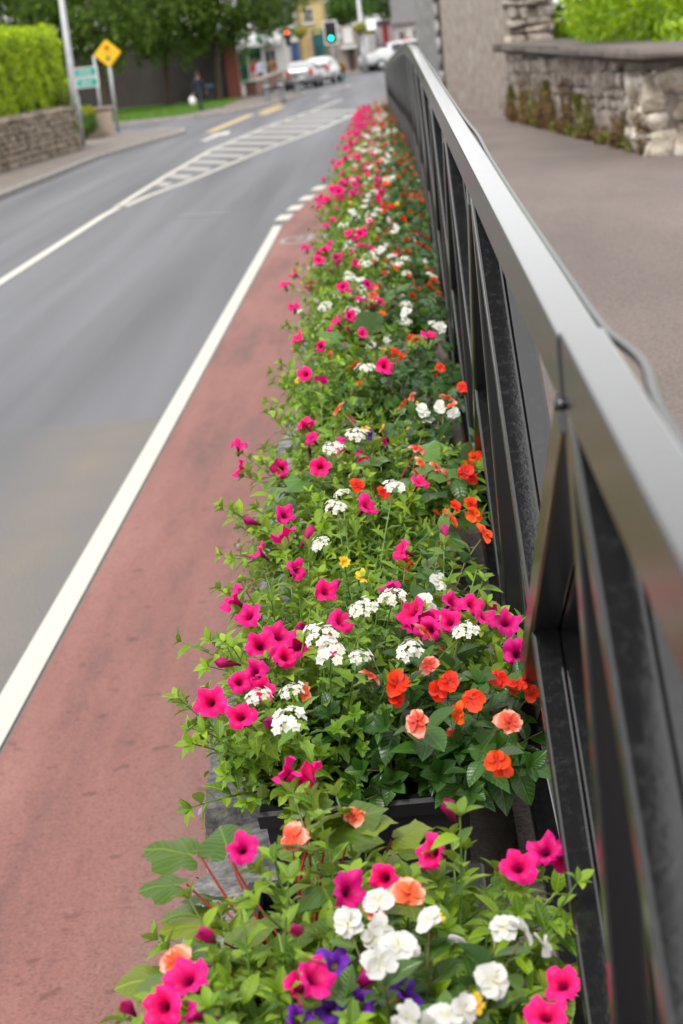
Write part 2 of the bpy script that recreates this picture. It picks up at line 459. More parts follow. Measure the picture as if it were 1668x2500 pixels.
while y < 66:
    xl = interp(LB, y); yr = y; 
    for _ in range(6):
        xr = interp(RB, yr); yr = y - 1.55 * (xr - xl)
    th = 1.05 + (y - 36) * .02
    o = mesh_obj('hatch_bar', [(xl + .10, y, .008), (xl + .10, y + th, .008), (xr - .12, yr + th, .008), (xr - .12, yr, .008)], [(0, 3, 2, 1)], MATS['faded_line_paint'])
    tag(o, 'worn pale bar in the hatched median of the road', 'road marking', 'bars of the hatched median')
    y += 2.0 + (y - 36) * .035
marking('worn_line', [(-3.4, 28.42), (-2.95, 28.2), (-2.55, 28.0)], .10, 'very_faded_paint', label='faint worn white mark lying across the grey lane')
# cycle symbol painted on the red lane
def ring(cxx, cyy, r0, r1, z, n=24):
    V = []; F = []
    for k in range(n):
        a = 2 * math.pi * k / n
        V += [(cxx + r0 * math.cos(a), cyy + 2.0 * r0 * math.sin(a), z), (cxx + r1 * math.cos(a), cyy + 2.0 * r1 * math.sin(a), z)]
    for k in range(n): F.append((2 * k, 2 * k + 1, (2 * k + 3) % (2 * n), (2 * k + 2) % (2 * n)))
    return V, F
cs = empty('cycle_symbol', (-1.08, 23.1, 0))
tag(cs, 'faded white bicycle symbol painted on the red cycle lane', 'road marking')
for x in (-.27, .27):
    V, F = ring(x, 0, .155, .205, .008); mesh_obj('wheel_ring', V, F, MATS['very_faded_paint'], cs)
for p in ([(-.27, 0), (-.12, .42)], [(-.12, .42), (.16, .44)], [(.16, .44), (.27, 0)], [(.0, .02), (-.12, .42)], [(.0, .02), (.16, .44)], [(.16, .44), (.15, .66), (.05, .68)], [(-.2, .55), (-.06, .55)]):
    V, F = strip_geo(p, .045, .008); mesh_obj('frame_bar', V, F, MATS['very_faded_paint'], cs)
# yellow box marks and arrow by the side road
for a, b, w in (((-5.7, 58.2), (-5.2, 69.8), .32), ((-4.75, 68.5), (-4.35, 75.0), .35), ((-5.0, 71.5), (-4.6, 79), .22)):
    marking('yellow_line', [a, ((a[0] + b[0]) / 2, (a[1] + b[1]) / 2), b], w, 'yellow_line_paint', label='worn yellow strip on the road by the side street', group='yellow strips by the side street')
arr = mesh_obj('turn_arrow', [(-5.45, 52.6, .008), (-5.25, 52.5, .008), (-5.1, 55.2, .008), (-4.85, 55.0, .008), (-5.0, 57.6, .008), (-5.5, 55.6, .008), (-5.28, 55.4, .008)], [(0, 1, 2, 6), (2, 3, 4), (2, 4, 5, 6)], MATS['white_line_paint'])
tag(arr, 'white arrow painted on the road before the side street', 'road marking')
for x0, y0, x1, y1 in ((-3.0, 80, -2.75, 84), (-2.3, 95, -2.05, 99), (-3.2, 88, -2.4, 96)):
    marking('lane_dash', [(x0, y0), (x1, y1)], .3, 'faded_line_paint', label='worn white dash on the road beyond the hatched median', group='dashes beyond the hatched median')

def pavement(name, poly, h, m, kerb=None):
    n = len(poly)
    V = [(x, y, h) for x, y in poly] + [(x, y, -.02) for x, y in poly]
    F = [tuple(range(n))] + [(i, i + n, (i + 1) % n + n, (i + 1) % n) for i in range(n)]
    o = structure(mesh_obj(name, V, F, MATS[m]))
    if kerb:                          # each kerb stone set along the edge
        acc = []
        for (x0, y0), (x1, y1) in zip(kerb, kerb[1:]):
            L = math.hypot(x1 - x0, y1 - y0); k = max(1, round(L / .92))
            for i in range(k):
                u0, u1 = i / k, (i + 1) / k
                acc.append(((x0 + (x1 - x0) * (u0 + u1) / 2, y0 + (y1 - y0) * (u0 + u1) / 2), L / k, math.atan2(y1 - y0, x1 - x0)))
        bm = bmesh.new(); box(bm, -.5, .5, -.075, .075, -.03, .0, .012)
        me = bpy.data.meshes.new('kerb_stone'); 
        for v in bm.verts: v.co.z = v.co.z * 1.0 if v.co.z > -.02 else -.16
        bm.to_mesh(me); bm.free(); me.materials.append(MATS['kerb_stone'])
        for (x, y), L, a in acc:
            inst('kerb_stone', me, o, Matrix.Translation((x, y, h + .004)) @ Matrix.Rotation(a, 4, 'Z') @ Matrix.Diagonal((L * .985, 1, 1, 1)))
    return o
K1 = [(-8.1, 30), (-7.88, 36.8), (-7.79, 41.6), (-7.72, 48.2), (-7.21, 53.4), (-6.72, 57.0), (-6.55, 58.8), (-6.75, 60.2), (-7.4, 61.2), (-8.6, 62.2), (-14, 64.6)]
pavement('pavement', K1 + [(-22, 64), (-22, 30)], .12, 'pavement_concrete', K1)
K2 = [(-16, 73.2), (-10.4, 72.7), (-7.6, 72.3), (-6.1, 73.2), (-5.3, 76), (-4.85, 79.2), (-4.2, 86), (-4.0, 89.5), (-4.6, 91.2), (-7, 92.2)]
pavement('pavement', K2 + [(-9, 118), (-26, 118), (-26, 74)], .12, 'pavement_concrete', K2)
K3 = [(-14, 119), (-6.4, 119.5), (-5.6, 122), (-2, 126.5), (1.5, 131), (9, 133)]
pavement('pavement', K3 + [(9, 170), (-30, 170), (-30, 119)], .12, 'pavement_concrete', K3[1:])
lawn = structure(mesh_obj('lawn', [(-20, 74.6, .125), (-10.9, 74.2, .125), (-8.5, 73.7, .125), (-7.6, 77, .125), (-7.0, 85, .125), (-7.2, 89.6, .125), (-20, 98, .125)], [(0, 1, 2, 3, 4, 5, 6)], simple('lawn_soil', (.055, .10, .015), .9, .3, 2)))

# raised footway behind the railing
ys = [-3 + .75 * i for i in range(92)]
V, F = [], []
for Y in ys:
    for x in (.085, .6, 1.5, 3.0, 9.0): V.append((x + sx(Y), Y, zr(Y) + PATH))
for i in range(len(ys) - 1):
    for k in range(4): F.append((i * 5 + k, i * 5 + k + 1, (i + 1) * 5 + k + 1, (i + 1) * 5 + k))
structure(mesh_obj('footway', V, F, MATS['footway_tarmac'], None, True))
structure(sheet('footway_end', [(-.6, 65), (9, 65), (9, 128), (3, 126), (1.2, 110), (.4, 90)], .13, MATS['footway_tarmac']))

# low stone retaining wall that carries the planters
plinth = empty('retaining_wall', (0, 0, 0))
tag(plinth, 'low stone retaining wall carrying the planters and railing beside the cycle lane', 'wall')
V, F = [], []
for Y in ys:
    X = sx(Y)
    V += [(-.385 + X, Y, -.02), (-.375 + X, Y, max(.05, zr(Y) + PLINTH)), (.16 + X, Y, max(.05, zr(Y) + PLINTH))]
for i in range(len(ys) - 1):
    a, b = i * 3, (i + 1) * 3
    F += [(a, a + 1, b + 1, b), (a + 1, a + 2, b + 2, b + 1)]
mesh_obj('wall_body', V, F, MATS['ledge_mortar'], plinth)

def stone_mesh(name, seed, m, cuts=2, amp=.16, rnd=.45):
    r = random.Random(seed)
    bm = bmesh.new(); bmesh.ops.create_cube(bm, size=1)
    bmesh.ops.subdivide_edges(bm, edges=list(bm.edges), cuts=cuts, use_grid_fill=True)
    ph = [r.uniform(0, 6) for _ in range(9)]
    for v in bm.verts:
        c = v.co.copy(); n = c.normalized()
        s = Vector((math.copysign(abs(2 * c.x) ** 3, c.x), math.copysign(abs(2 * c.y) ** 3, c.y), math.copysign(abs(2 * c.z) ** 3, c.z)))
        q = c.lerp(n * .58, rnd)
        d = math.sin(4 * c.x + ph[0]) * math.sin(5 * c.y + ph[1]) + math.sin(5 * c.z + ph[2]) * math.sin(3 * c.x + ph[3]) + r.uniform(-.5, .5)
        v.co = q * (1 + amp * d * .5)
    me = bpy.data.meshes.new(name); bm.to_mesh(me); bm.free()
    me.materials.append(m); me.polygons.foreach_set('use_smooth', [True] * len(me.polygons))
    return me
rs = random.Random(11)
caps = [stone_mesh('cap_stone', s, MATS['plinth_stone'], 4, .14, .22) for s in range(5)]
Y = .2
while Y < 40:
    L = rs.uniform(.20, .42); X = sx(Y)
    inst('cap_stone', rs.choice(caps), plinth, Matrix.Translation((-.335 + X + rs.uniform(-.012, .012), Y + L / 2, zr(Y) + PLINTH - .035 + rs.uniform(-.012, .018))) @ Matrix.Rotation(rs.uniform(-.08, .08), 4, 'Z') @ Matrix.Rotation(rs.uniform(-.08, .08), 4, 'Y') @ Matrix.Diagonal((rs.uniform(.17, .21), L * 1.06, .15, 1)))
    Y += L + rs.uniform(.0, .03)
faces_ = [stone_mesh('stone', 20 + s, MATS['plinth_stone'], 1, .14, .4) for s in range(4)]
for row in range(3):
    Y = .4 + row * .1
    while Y < 14:
        L = rs.uniform(.22, .5)
        zz = .14 + row * .27
        inst('stone', rs.choice(faces_), plinth, Matrix.Translation((-.375, Y + L / 2, zz + rs.uniform(-.02, .02))) @ Matrix.Diagonal((.06, L, .27, 1)))
        Y += L + .015

# ------------------------------------------------------------------ railing
BP = MATS['black_gloss_paint']
rail = empty('railing', (.128, 1.44, zr(1.44) - 1.0))
tag(rail, 'black gloss metal railing with crossed diagonal braces between planters and footway', 'railing')
def rel(o): o.location = -rail.location; o.parent = rail; return o
RX, RW, RH = .1275, .035, .062
POST = [-2.48, -1.17, .13, 1.44, 3.09] + [3.09 + 1.31 * i for i in range(1, 36)]
# the handrail comes in lengths spliced over the posts
def rail_piece(name, Ys, dz0, dz1, w, mirror=0):
    V, F = [], []
    for Y in Ys:
        x = RX + sx(Y) + mirror
        for s, u in ((-1, dz0), (1, dz0), (1, dz1), (-1, dz1)): V.append((x + s * w / 2, Y, zr(Y) + u))
    n = len(Ys)
    for i in range(n - 1):
        for k in range(4):
            k2 = (k + 1) % 4; F.append((i * 4 + k, (i + 1) * 4 + k, (i + 1) * 4 + k2, i * 4 + k2))
    F += [(0, 1, 2, 3), tuple((n - 1) * 4 + k for k in (3, 2, 1, 0))]
    bm = bmesh.new(); vs = [bm.verts.new(v) for v in V]
    for f in F: bm.faces.new([vs[i] for i in f])
    bmesh.ops.recalc_face_normals(bm, faces=bm.faces)
    es = [e for e in bm.edges if len(e.link_faces) == 2 and e.link_faces[0].normal.angle(e.link_faces[1].normal) > .6]
    bmesh.ops.bevel(bm, geom=es, offset=.0035, segments=2, affect='EDGES', profile=.5)
    return rel(bm_obj(name, bm, BP, None))
def seq(a, b, st=.66):
    n = max(2, int(abs(b - a) / st) + 1); return [a + (b - a) * i / (n - 1) for i in range(n)]
rail_piece('handrail', seq(-2.6, 1.4385), -RH, .003, RW, .002)
rail_piece('handrail', seq(1.4412, POST[14]), -RH, 0, RW)
rail_piece('handrail', seq(POST[14] + .004, POST[-1]), -RH, 0, RW)
rail_piece('bottom_rail', seq(-2.6, POST[14], 1.3), -1.0, -.962, .036)
rail_piece('bottom_rail', seq(POST[14] + .004, POST[-1], 1.3), -1.0, -.962, .036)
for i, Y in enumerate(POST):
    x = RX + sx(Y); z = zr(Y)
    p = bevelled('post', *bar_geo((x, Y, z - 1.04), (x, Y, z - RH + .004), .030, .045), BP, None, .003); rel(p)
    p = bevelled('post', *bar_geo((x + .034, Y, z - 1.04), (x + .034, Y, z - RH - .01), .030, .045), BP, None, .003); rel(p)
    if i and i < len(POST):
        Y0 = POST[i - 1]; z0 = zr(Y0); x0 = RX + sx(Y0)
        a = bevelled('brace', *bar_geo((x, Y - .03, z - RH - .005), (x0, Y0 + .03, z0 - .972), .033, .036), BP, None, .004); rel(a)
        a = bevelled('brace', *bar_geo((x + .0345, Y - .03, z - RH - .012), (x0 + .0345, Y0 + .03, z0 - .972), .033, .036), BP, None, .004); rel(a)
        b0, b1 = Vector((x0, Y0 + .03, z0 - RH - .005)), Vector((x, Y - .03, z - .972))
        b = bevelled('brace', *bar_geo(b0, b1, .0375, .040), BP, None, .004); rel(b)
        b = bevelled('brace', *bar_geo(b0 + Vector((.037, 0, -.007)), b1 + Vector((.037, 0, 0)), .035, .040), BP, None, .004); rel(b)
# splice bolt at the joint over the post
bl = tubeo('bolt', [(RX - .024, 1.437, zr(1.44) - .055), (RX - .012, 1.437, zr(1.44) - .055)], [.0055, .0055], BP, None, 6); rel(bl)
# cable clipped along the footway side of the handrail, with a slack loop
cp = []
for Y in seq(-2, .9, .1) + seq(.92, 2.0, .025) + seq(2.1, 44, .14):
    sl = .011 * math.exp(-((Y - 1.33) / .10) ** 2) + .004 * math.exp(-((Y - 3.6) / .3) ** 2)
    cp.append((RX + sx(Y) + RW / 2 + .0055 + sl + .0015 * math.sin(Y * 2.1), Y, zr(Y) - .009 + .002 * math.sin(Y * 1.3) + sl * .1))
tag(tubeo('cable', cp, .0042, MATS['grey_cable'], None, 8), 'grey cable clipped along the footway side of the black handrail', 'cable')

# ------------------------------------------------------------------ right hand walls
def wall_pts(Y):
    return interp([(2.06, 10), (2.06, 15.0), (1.83, 24.7), (1.72, 28.4), (1.53, 34), (1.0, 45), (.85, 48.5), (.7, 60)], Y)
low = empty('stone_wall', (2.06, 14.7, zr(14.7) + PATH))
tag(low, 'low weathered rubble stone wall with brown coping beside the footway', 'wall')
def relto(o, e): o.parent = e; o.location = Vector(o.location) - e.location; return o
ys2 = seq(14.75, 28.3, 1.3)
V, F = [], []
for Y in ys2:
    x = wall_pts(Y)
    V += [(x + .05, Y, -.1), (x + .07, Y, 1.93), (x + .72, Y, 1.93), (x + .72, Y, -.1)]
for i in range(len(ys2) - 1):
    for k in range(4): F.append((i * 4 + k, i * 4 + (k + 1) % 4, (i + 1) * 4 + (k + 1) % 4, (i + 1) * 4 + k))
F += [(3, 2, 1, 0), tuple((len(ys2) - 1) * 4 + k for k in range(4))]
relto(mesh_obj('wall_core', V, F, MATS['wall_mortar']), low)
# coping slabs
cpm = [stone_mesh('coping_slab', 40 + s, MATS['coping_concrete'], 2, .05, .06) for s in range(3)]
Y = 14.42
while Y < 28:
    L = rs.uniform(1.5, 2.2); L = min(L, 28.3 - Y); x = wall_pts(Y + L / 2)
    relto(inst('coping_slab', rs.choice(cpm), None, Matrix.Translation((x + .33, Y + L / 2, 1.975)) @ Matrix.Rotation(.022, 4, 'Z') @ Matrix.Rotation(.02, 4, 'Y') @ Matrix.Diagonal((1.02, L * 1.03, .105, 1))), low)
    Y += L + .012
SM = [stone_mesh('stone', 60 + s, MATS['rubble_stone'], 2, .36, .30) for s in range(8)]
SP = [stone_mesh('stone', 80 + s, MATS['pale_rubble_stone'], 3, .38, .25) for s in range(5)]
zrow = 0.0
def rubble(parent, face, u0, u1, zlo, zhi, hs, ws, meshes, proud, seed):
    r = random.Random(seed)
    z = 0
    while True:
        h = r.uniform(*hs); u = u0 + r.uniform(0, .1); any_ = False
        while u < u1 - .05:
            w = min(r.uniform(*ws), u1 - u)
            zz = zlo(u + w / 2) + z
            if zz + h * .6 < zhi(u + w / 2):
                any_ = True
                hh = min(h, zhi(u + w / 2) - zz)
                c = face(u + w / 2, zz + hh / 2); d = r.uniform(*proud)
                R = Matrix.Rotation(r.uniform(-.12, .12), 4, 'X') if face(1, 0)[0] != 99 else Matrix()
                S = Matrix.Diagonal((d, w * 1.0, hh * 1.02, 1)) if parent[1] == 'x' else Matrix.Diagonal((w * 1.0, d, hh * 1.02, 1))
                relto(inst('stone', r.choice(meshes), None, Matrix.Translation(c) @ R @ S), parent[0])
            u += w + r.uniform(.005, .02)
        z += h + .012
        if not any_: break
rubble((low, 'x'), lambda u, z: (wall_pts(u) + .05 - .05 * max(0, 1.3 - z), u, z), 14.78, 28.2, lambda u: zr(u) + PATH - .03, lambda u: 1.92, (.07, .19), (.12, .40), SM, (.10, .17), 5)
rubble((low, 'y'), lambda u, z: (u, 14.77, z), 2.07, 2.78, lambda u: zr(14.7) + PATH - .02, lambda u: 1.9, (.16, .3), (.22, .42), SP, (.16, .26), 6)
rubble((low, 'x'), lambda u, z: (wall_pts(u) + .03, u, z), 14.7, 15.9, lambda u: zr(u) + PATH - .02, lambda u: 1.8, (.12, .30), (.2, .42), SP, (.18, .28), 9)
tall = empty('tall_stone_wall', (1.72, 28.3, zr(28.3) + PATH))
tag(tall, 'tall rendered old stone wall rising beyond the low coped wall', 'wall')
ys3 = seq(28.35, 42, .85)
V, F = [], []; nz = 9
for Y in ys3:
    x = wall_pts(Y)
    for k in range(nz):
        z = -.1 + 4.6 * k / (nz - 1)
        V.append((x + .02 + .012 * z + .02 * math.sin(Y * 2.3 + z * 1.7), Y, z))
n = len(ys3)
for i in range(n - 1):
    for k in range(nz - 1): F.append((i * nz + k, i * nz + k + 1, (i + 1) * nz + k + 1, (i + 1) * nz + k))
b0 = len(V); V += [(wall_pts(28.35) + .75, 28.4, -.1), (wall_pts(28.35) + .75, 28.4, 4.5), (wall_pts(42) + .75, 42, -.1), (wall_pts(42) + .75, 42, 4.5)]
F += [(0, b0, b0 + 1, nz - 1), (b0, b0 + 2, b0 + 3, b0 + 1), (nz - 1, b0 + 1, b0 + 3, n * nz - 1)]
relto(mesh_obj('wall_face', V, F, MATS['wall_render'], None, True), tall)
relto(mesh_obj('limestone_quoin_block', *[[(wall_pts(41.5) - .06, 41.6, -.1), (wall_pts(49) - .06, 49, -.1), (wall_pts(49) + .8, 49, -.1), (wall_pts(41.5) + .7, 41.6, -.1), (wall_pts(41.5) - .06, 41.6, 4.7), (wall_pts(49) - .06, 49, 4.7), (wall_pts(49) + .8, 49, 4.7), (wall_pts(41.5) + .7, 41.6, 4.7)], [(0, 4, 5, 1), (1, 5, 6, 2), (0, 3, 7, 4), (4, 7, 6, 5)]], MATS['grey_limestone']), tall)
rubble((tall, 'y'), lambda u, z: (u, 28.36, z), 1.74, 2.48, lambda u: 1.95, lambda u: 4.2, (.06, .18), (.14, .4), SM, (.12, .34), 15)
# quoin stones down the grey end of the tall wall
q = stone_mesh('quoin_stone', 99, MATS['grey_limestone'], 1, .05, .1)
for k in range(11):
    relto(inst('quoin_stone', q, None, Matrix.Translation((wall_pts(41.5) - .03, 41.6 + (.35 if k % 2 else .2), .55 + k * .36)) @ Matrix.Diagonal((.12, .8 if k % 2 else .5, .345, 1))), tall)

# ------------------------------------------------------------------ leaves and flowers
def leaf_tpl(w=.5, fold=.12, droop=.25, rows=4, tooth=0.0, base=.0, peak=.45, seed=0):
    r = np.random.RandomState(seed)
    V = [(0, 0, 0)]; 
    for i in range(1, rows + 1):
        t = i / (rows + 1)
        ww = w * .5 * (math.sin(math.pi * min(1, t ** (math.log(.5) / math.log(peak)))) ** .8) * (1 + (tooth if i % 2 else -tooth))
        z = -droop * t * t
        V += [(-ww, t - (.05 * tooth), z + fold * ww * 2), (0, t, z), (ww, t - (.05 * tooth), z + fold * ww * 2)]
    V.append((0, 1, -droop))
    F = [(0, 2, 1), (0, 3, 2)]
    for i in range(rows - 1):
        a = 1 + 3 * i; b = a + 3
        F += [(a, a + 1, b + 1, b), (a + 1, a + 2, b + 2, b + 1)]
    a = 1 + 3 * (rows - 1); e = len(V) - 1
    F += [(a, a + 1, e), (a + 1, a + 2, e)]
    return np.array(V, float), F
def begonia_tpl(seed):
    r = np.random.RandomState(seed); n = 22
    V = [(0, .0, 0)]; 
    for ring, rr in ((1, .5), (2, 1.0)):
        for k in range(n):
            a = math.pi * (2 * k / n) - math.pi / 2
            rad = .50 + .10 * math.cos(a - math.pi / 2) + .06 * math.cos(5 * (a - math.pi / 2))
            if k in (0,): rad *= .45
            if k in (1, n - 1): rad *= .8
            rad *= 1 + (.045 if k % 2 else -.045) * (ring == 2)
            x, y = rad * rr * math.cos(a) * 1.02, .34 + rad * rr * math.sin(a)
            z = -.20 * (x * x + (y - .3) ** 2) * 1.5 + .035 * math.cos(5 * a) * rr + .02 * r.uniform(-1, 1) * rr
            V.append((x, y, z))
    V[0] = (0, .30, -.02)
    F = [(0, 1 + k, 1 + (k + 1) % n) for k in range(n)]
    for k in range(n):
        F.append((1 + k, 1 + n + k, 1 + n + (k + 1) % n, 1 + (k + 1) % n))
    return np.array(V, float), F
TPL = {
 'petunia': [leaf_tpl(.50, .22, d, 4, 0, 0, .5) for d in (.08, .3, .5)],
 'small': [leaf_tpl(.46, .25, d, 3, 0, 0, .5) for d in (-.1, .2, .4)],
 'verbena': [leaf_tpl(.56, .2, d, 5, .22, 0, .42) for d in (.05, .25, .45)],
 'impatiens': [leaf_tpl(.66, .16, d, 5, 0, 0, .48) for d in (.15, .35, .55)],
 'bidens': [leaf_tpl(.30, .1, d, 3, .3, 0, .45) for d in (.1, .3)],
 'begonia': [begonia_tpl(s) for s in range(3)],
}
def place(tpl, pos, d, up, size):
    """(N,n,3) copies of one leaf outline laid along d with its face towards up"""
    V, F = tpl
    y = d / np.linalg.norm(d, axis=1, keepdims=True)
    x = np.cross(y, up); x /= np.linalg.norm(x, axis=1, keepdims=True) + 1e-9
    z = np.cross(x, y)
    return pos[:, None, :] + size[:, None, None] * (V[None, :, 0:1] * x[:, None, :] + V[None, :, 1:2] * y[:, None, :] + V[None, :, 2:3] * z[:, None, :])
def frame_matrix(p, d, up, s):
    y = Vector(d).normalized(); x = y.cross(Vector(up)).normalized(); z = x.cross(y)
    return Matrix(((x.x * s, y.x * s, z.x * s, p[0]), (x.y * s, y.y * s, z.y * s, p[1]), (x.z * s, y.z * s, z.z * s, p[2]), (0, 0, 0, 1)))
class Cloud:
    def __init__(s): s.V, s.F, s.R, s.M, s.n, s.LX, s.LY = [], [], [], [], 0, [], []
    def add(s, tpl, pos, d, up, size, rnd, mi=0):
        if len(pos) == 0: return
        P = place(tpl, np.asarray(pos, float), np.asarray(d, float), np.asarray(up, float), np.asarray(size, float))
        N, n = P.shape[:2]
        s.V.append(P.reshape(-1, 3)); s.R.append(np.repeat(np.asarray(rnd, float), n)); s.LX.append(np.tile(tpl[0][:, 0], N)); s.LY.append(np.tile(tpl[0][:, 1], N))
        for i in range(N):
            o = s.n + i * n
            s.F += [tuple(o + k for k in f) for f in tpl[1]]
        s.M += [mi] * (N * len(tpl[1])); s.n += N * n
    def raw(s, V, F, mi=0, rnd=0.5):
        s.V.append(np.array([tuple(v) for v in V], float)); s.R.append(np.full(len(V), rnd)); s.LX.append(np.full(len(V), 1.)); s.LY.append(np.zeros(len(V)))
        s.F += [tuple(s.n + k for k in f) for f in F]; s.M += [mi] * len(F); s.n += len(V)
    def mesh(s, name, mats):
        me = bpy.data.meshes.new(name)
        V = np.concatenate(s.V)
        me.from_pydata(V.tolist(), [], s.F)
        for m in mats: me.materials.append(m)
        me.polygons.foreach_set('material_index', s.M)
        me.polygons.foreach_set('use_smooth', [True] * len(me.polygons))
        a = me.attributes.new('rnd', 'FLOAT', 'POINT'); a.data.foreach_set('value', np.concatenate(s.R).astype(np.float32))
        for nm, q in (('lx', s.LX), ('ly', s.LY)):
            a = me.attributes.new(nm, 'FLOAT', 'POINT'); a.data.foreach_set('value', np.concatenate(q).astype(np.float32))
        me.update(); return me

def flower_mesh(name, V, F, rad, m):
    me = bpy.data.meshes.new(name); me.from_pydata([tuple(v) for v in V], [], F)
    me.materials.append(m); me.polygons.foreach_set('use_smooth', [True] * len(me.polygons))
    a = me.attributes.new('rad', 'FLOAT', 'POINT'); a.data.foreach_set('value', np.array(rad, np.float32)); return me
def petunia_flower(seed, m, s=1.0, wilt=0.0):
    r = random.Random(seed); n = 30; V, F, R = [], [], []
    prof = [(.0035, -.046, 0), (.0045, -.026, .05), (.0085, -.011, .18), (.0175, -.002, .5), (.0265, .0015, .78), (.0335, -.002 - .012 * wilt, 1.0)]
    p1, p2 = r.uniform(0, 6), r.uniform(0, 6)
    tilt = r.uniform(-.15, .15)
    for i, (rr, z, q) in enumerate(prof):
        for k in range(n):
            a = 2 * math.pi * k / n
            lob = 1.06 - .24 * q * q * (1 - abs(math.cos(2.5 * a))) ** 1.6 + (.07 * math.cos(a + p1) if q == 1 else 0)
            ruf = q * q * (.0045 * math.sin(10 * a + p1) + .006 * math.sin(3 * a + p2) + .006 * math.cos(5 * a) + .004 * math.sin(2 * a + p1))
            rr2 = rr * lob * (1 + .05 * math.sin(2 * a + p2) * q) * (1 - .25 * wilt * q)
            V.append((rr2 * math.cos(a) * s, rr2 * math.sin(a) * s, (z + ruf + tilt * rr2 * math.cos(a) * q - .010 * wilt * q * math.cos(2 * a)) * s)); R.append(q)
    for i in range(len(prof) - 1):
        for k in range(n):
            k2 = (k + 1) % n; F.append((i * n + k, i * n + k2, (i + 1) * n + k2, (i + 1) * n + k))
    return flower_mesh('flower', V, F, R, m)
def bud_mesh(seed, m):
    V, F, R = [], [], []; n = 8; prof = [(.002, -.035, .1), (.0045, -.02, .3), (.0075, -.004, .8), (.0085, .004, 1), (.004, .011, .5), (.0006, .014, .2)]
    for rr, z, q in prof:
        for k in range(n):
            a = 2 * math.pi * k / n; rr2 = rr * (1 + .15 * math.cos(4 * a + z * 60)); V.append((rr2 * math.cos(a), rr2 * math.sin(a), z)); R.append(q)
    for i in range(len(prof) - 1):
        for k in range(n): F.append((i * n + k, i * n + (k + 1) % n, (i + 1) * n + (k + 1) % n, (i + 1) * n + k))
    return flower_mesh('bud', V, F, R, m)
def petals(seed, m, n=5, L=.024, w=.95, cup=.15, double=0, name='flower'):
    r = random.Random(seed); V, F, R = [], [], []
    def petal(a, L, tiltz, zoff):
        ca, sa = math.cos(a), math.sin(a); rows = 4; cols = 5; b = len(V)
        for i in range(rows):
            t = (i + .12) / (rows - 1 + .12)
            ww = L * w * .62 * math.sin(math.pi * min(.93, .16 + .66 * t)) 
            for j in range(cols):
                u = j / (cols - 1) * 2 - 1
                x = u * ww; y = L * t * (1 - .13 * u * u * t + (-.10 * t if j == 2 and i == rows - 1 else 0))
                z = zoff + tiltz * y + cup * L * (u * u * .5 - t * t * .5) + L * .05 * math.sin(3 * u + a * 3)
                V.append((x * ca - y * sa, x * sa + y * ca, z)); R.append(t)
        for i in range(rows - 1):
            for j in range(cols - 1): F.append((b + i * cols + j, b + i * cols + j + 1, b + (i + 1) * cols + j + 1, b + (i + 1) * cols + j))
    for k in range(n): petal(2 * math.pi * k / n + r.uniform(-.2, .2), L * r.uniform(.72, 1.15), r.uniform(-.25, .55), k * .0008)
    for d in range(double):
        for k in range(n): petal(2 * math.pi * (k + .5 * (d + 1)) / n, L * (.8 - .2 * d), .5 + .5 * d, .003 + .003 * d)
    return flower_mesh(name, V, F, R, m)
def verbena_head(seed, m):
    r = random.Random(seed); V, F, R = [], [], []
    N = 22
    for i in range(N):
        u = (i + .5) / N; th = math.acos(1 - u * .95); ph = i * 2.39996 + r.uniform(-.2, .2)
        nrm = Vector((math.sin(th) * math.cos(ph), math.sin(th) * math.sin(ph), math.cos(th)))
        c = Vector((nrm.x * .024 + r.gauss(0, .0035), nrm.y * .021 + r.gauss(0, .0035), nrm.z * .014)) * r.uniform(.75, 1.2)
        n2 = (nrm + Vector((r.uniform(-.3, .3), r.uniform(-.3, .3), .4))).normalized()
        a = n2.orthogonal().normalized(); b = n2.cross(a); o = len(V)
        V.append(c - n2 * .0008); R.append(0)
        rr = r.uniform(.0072, .0098)
        for k in range(10):
            an = 2 * math.pi * k / 10 + ph; q = rr * (1.0 if k % 2 == 0 else .66)
            V.append(c + (a * math.cos(an) + b * math.sin(an)) * q + n2 * .0008); R.append(1 if k % 2 == 0 else .55)
        for k in range(10): F.append((o, o + 1 + k, o + 1 + (k + 1) % 10))
    return flower_mesh('flower_head', V, F, R, m)
def withered(seed):
    r = random.Random(seed); V, F, R = [], [], []
    for i in range(14):
        c = Vector((r.gauss(0, .008), r.gauss(0, .008), r.gauss(0, .007))); o = len(V)
        for k in range(4): V.append(c + Vector((r.gauss(0, .008), r.gauss(0, .008), r.gauss(0, .008)))); R.append(r.random())
        F += [(o, o + 1, o + 2), (o, o + 2, o + 3)]
    return flower_mesh('withered_head', V, F, R, MATS['withered_petal'])
FM = {
 'P': [petunia_flower(s, MATS['magenta_petal'], 1.0, w) for s, w in ((1, 0), (2, .2), (3, 0), (4, .7), (5, .35))],
 'b': [bud_mesh(s, MATS['bud_petal']) for s in (1, 2)],
 'V': [verbena_head(s, MATS['verbena_petal']) for s in (1, 2, 3)],
 'W': [petals(s, MATS['white_petal'], 5, .027, .92, .3) for s in (1, 2, 3, 15)],
 'O': [petals(s, MATS['orange_petal'], 5, .026, .9, .35) for s in (4, 5, 6, 16)],
 'S': [petals(s, MATS['salmon_petal'], 5, .027, .85, .4) for s in (7, 8, 17)],
 'U': [petunia_flower(s, MATS['purple_petal'], .62) for s in (11, 12)],
 'Y': [petals(s, MATS['yellow_petal'], 8, .017, .55, .1) for s in (13, 14)],
 'x': [withered(s) for s in (1, 2)],
}
FNAME = {'b': 'bud', 'V': 'flower_head', 'x': 'withered_head'}

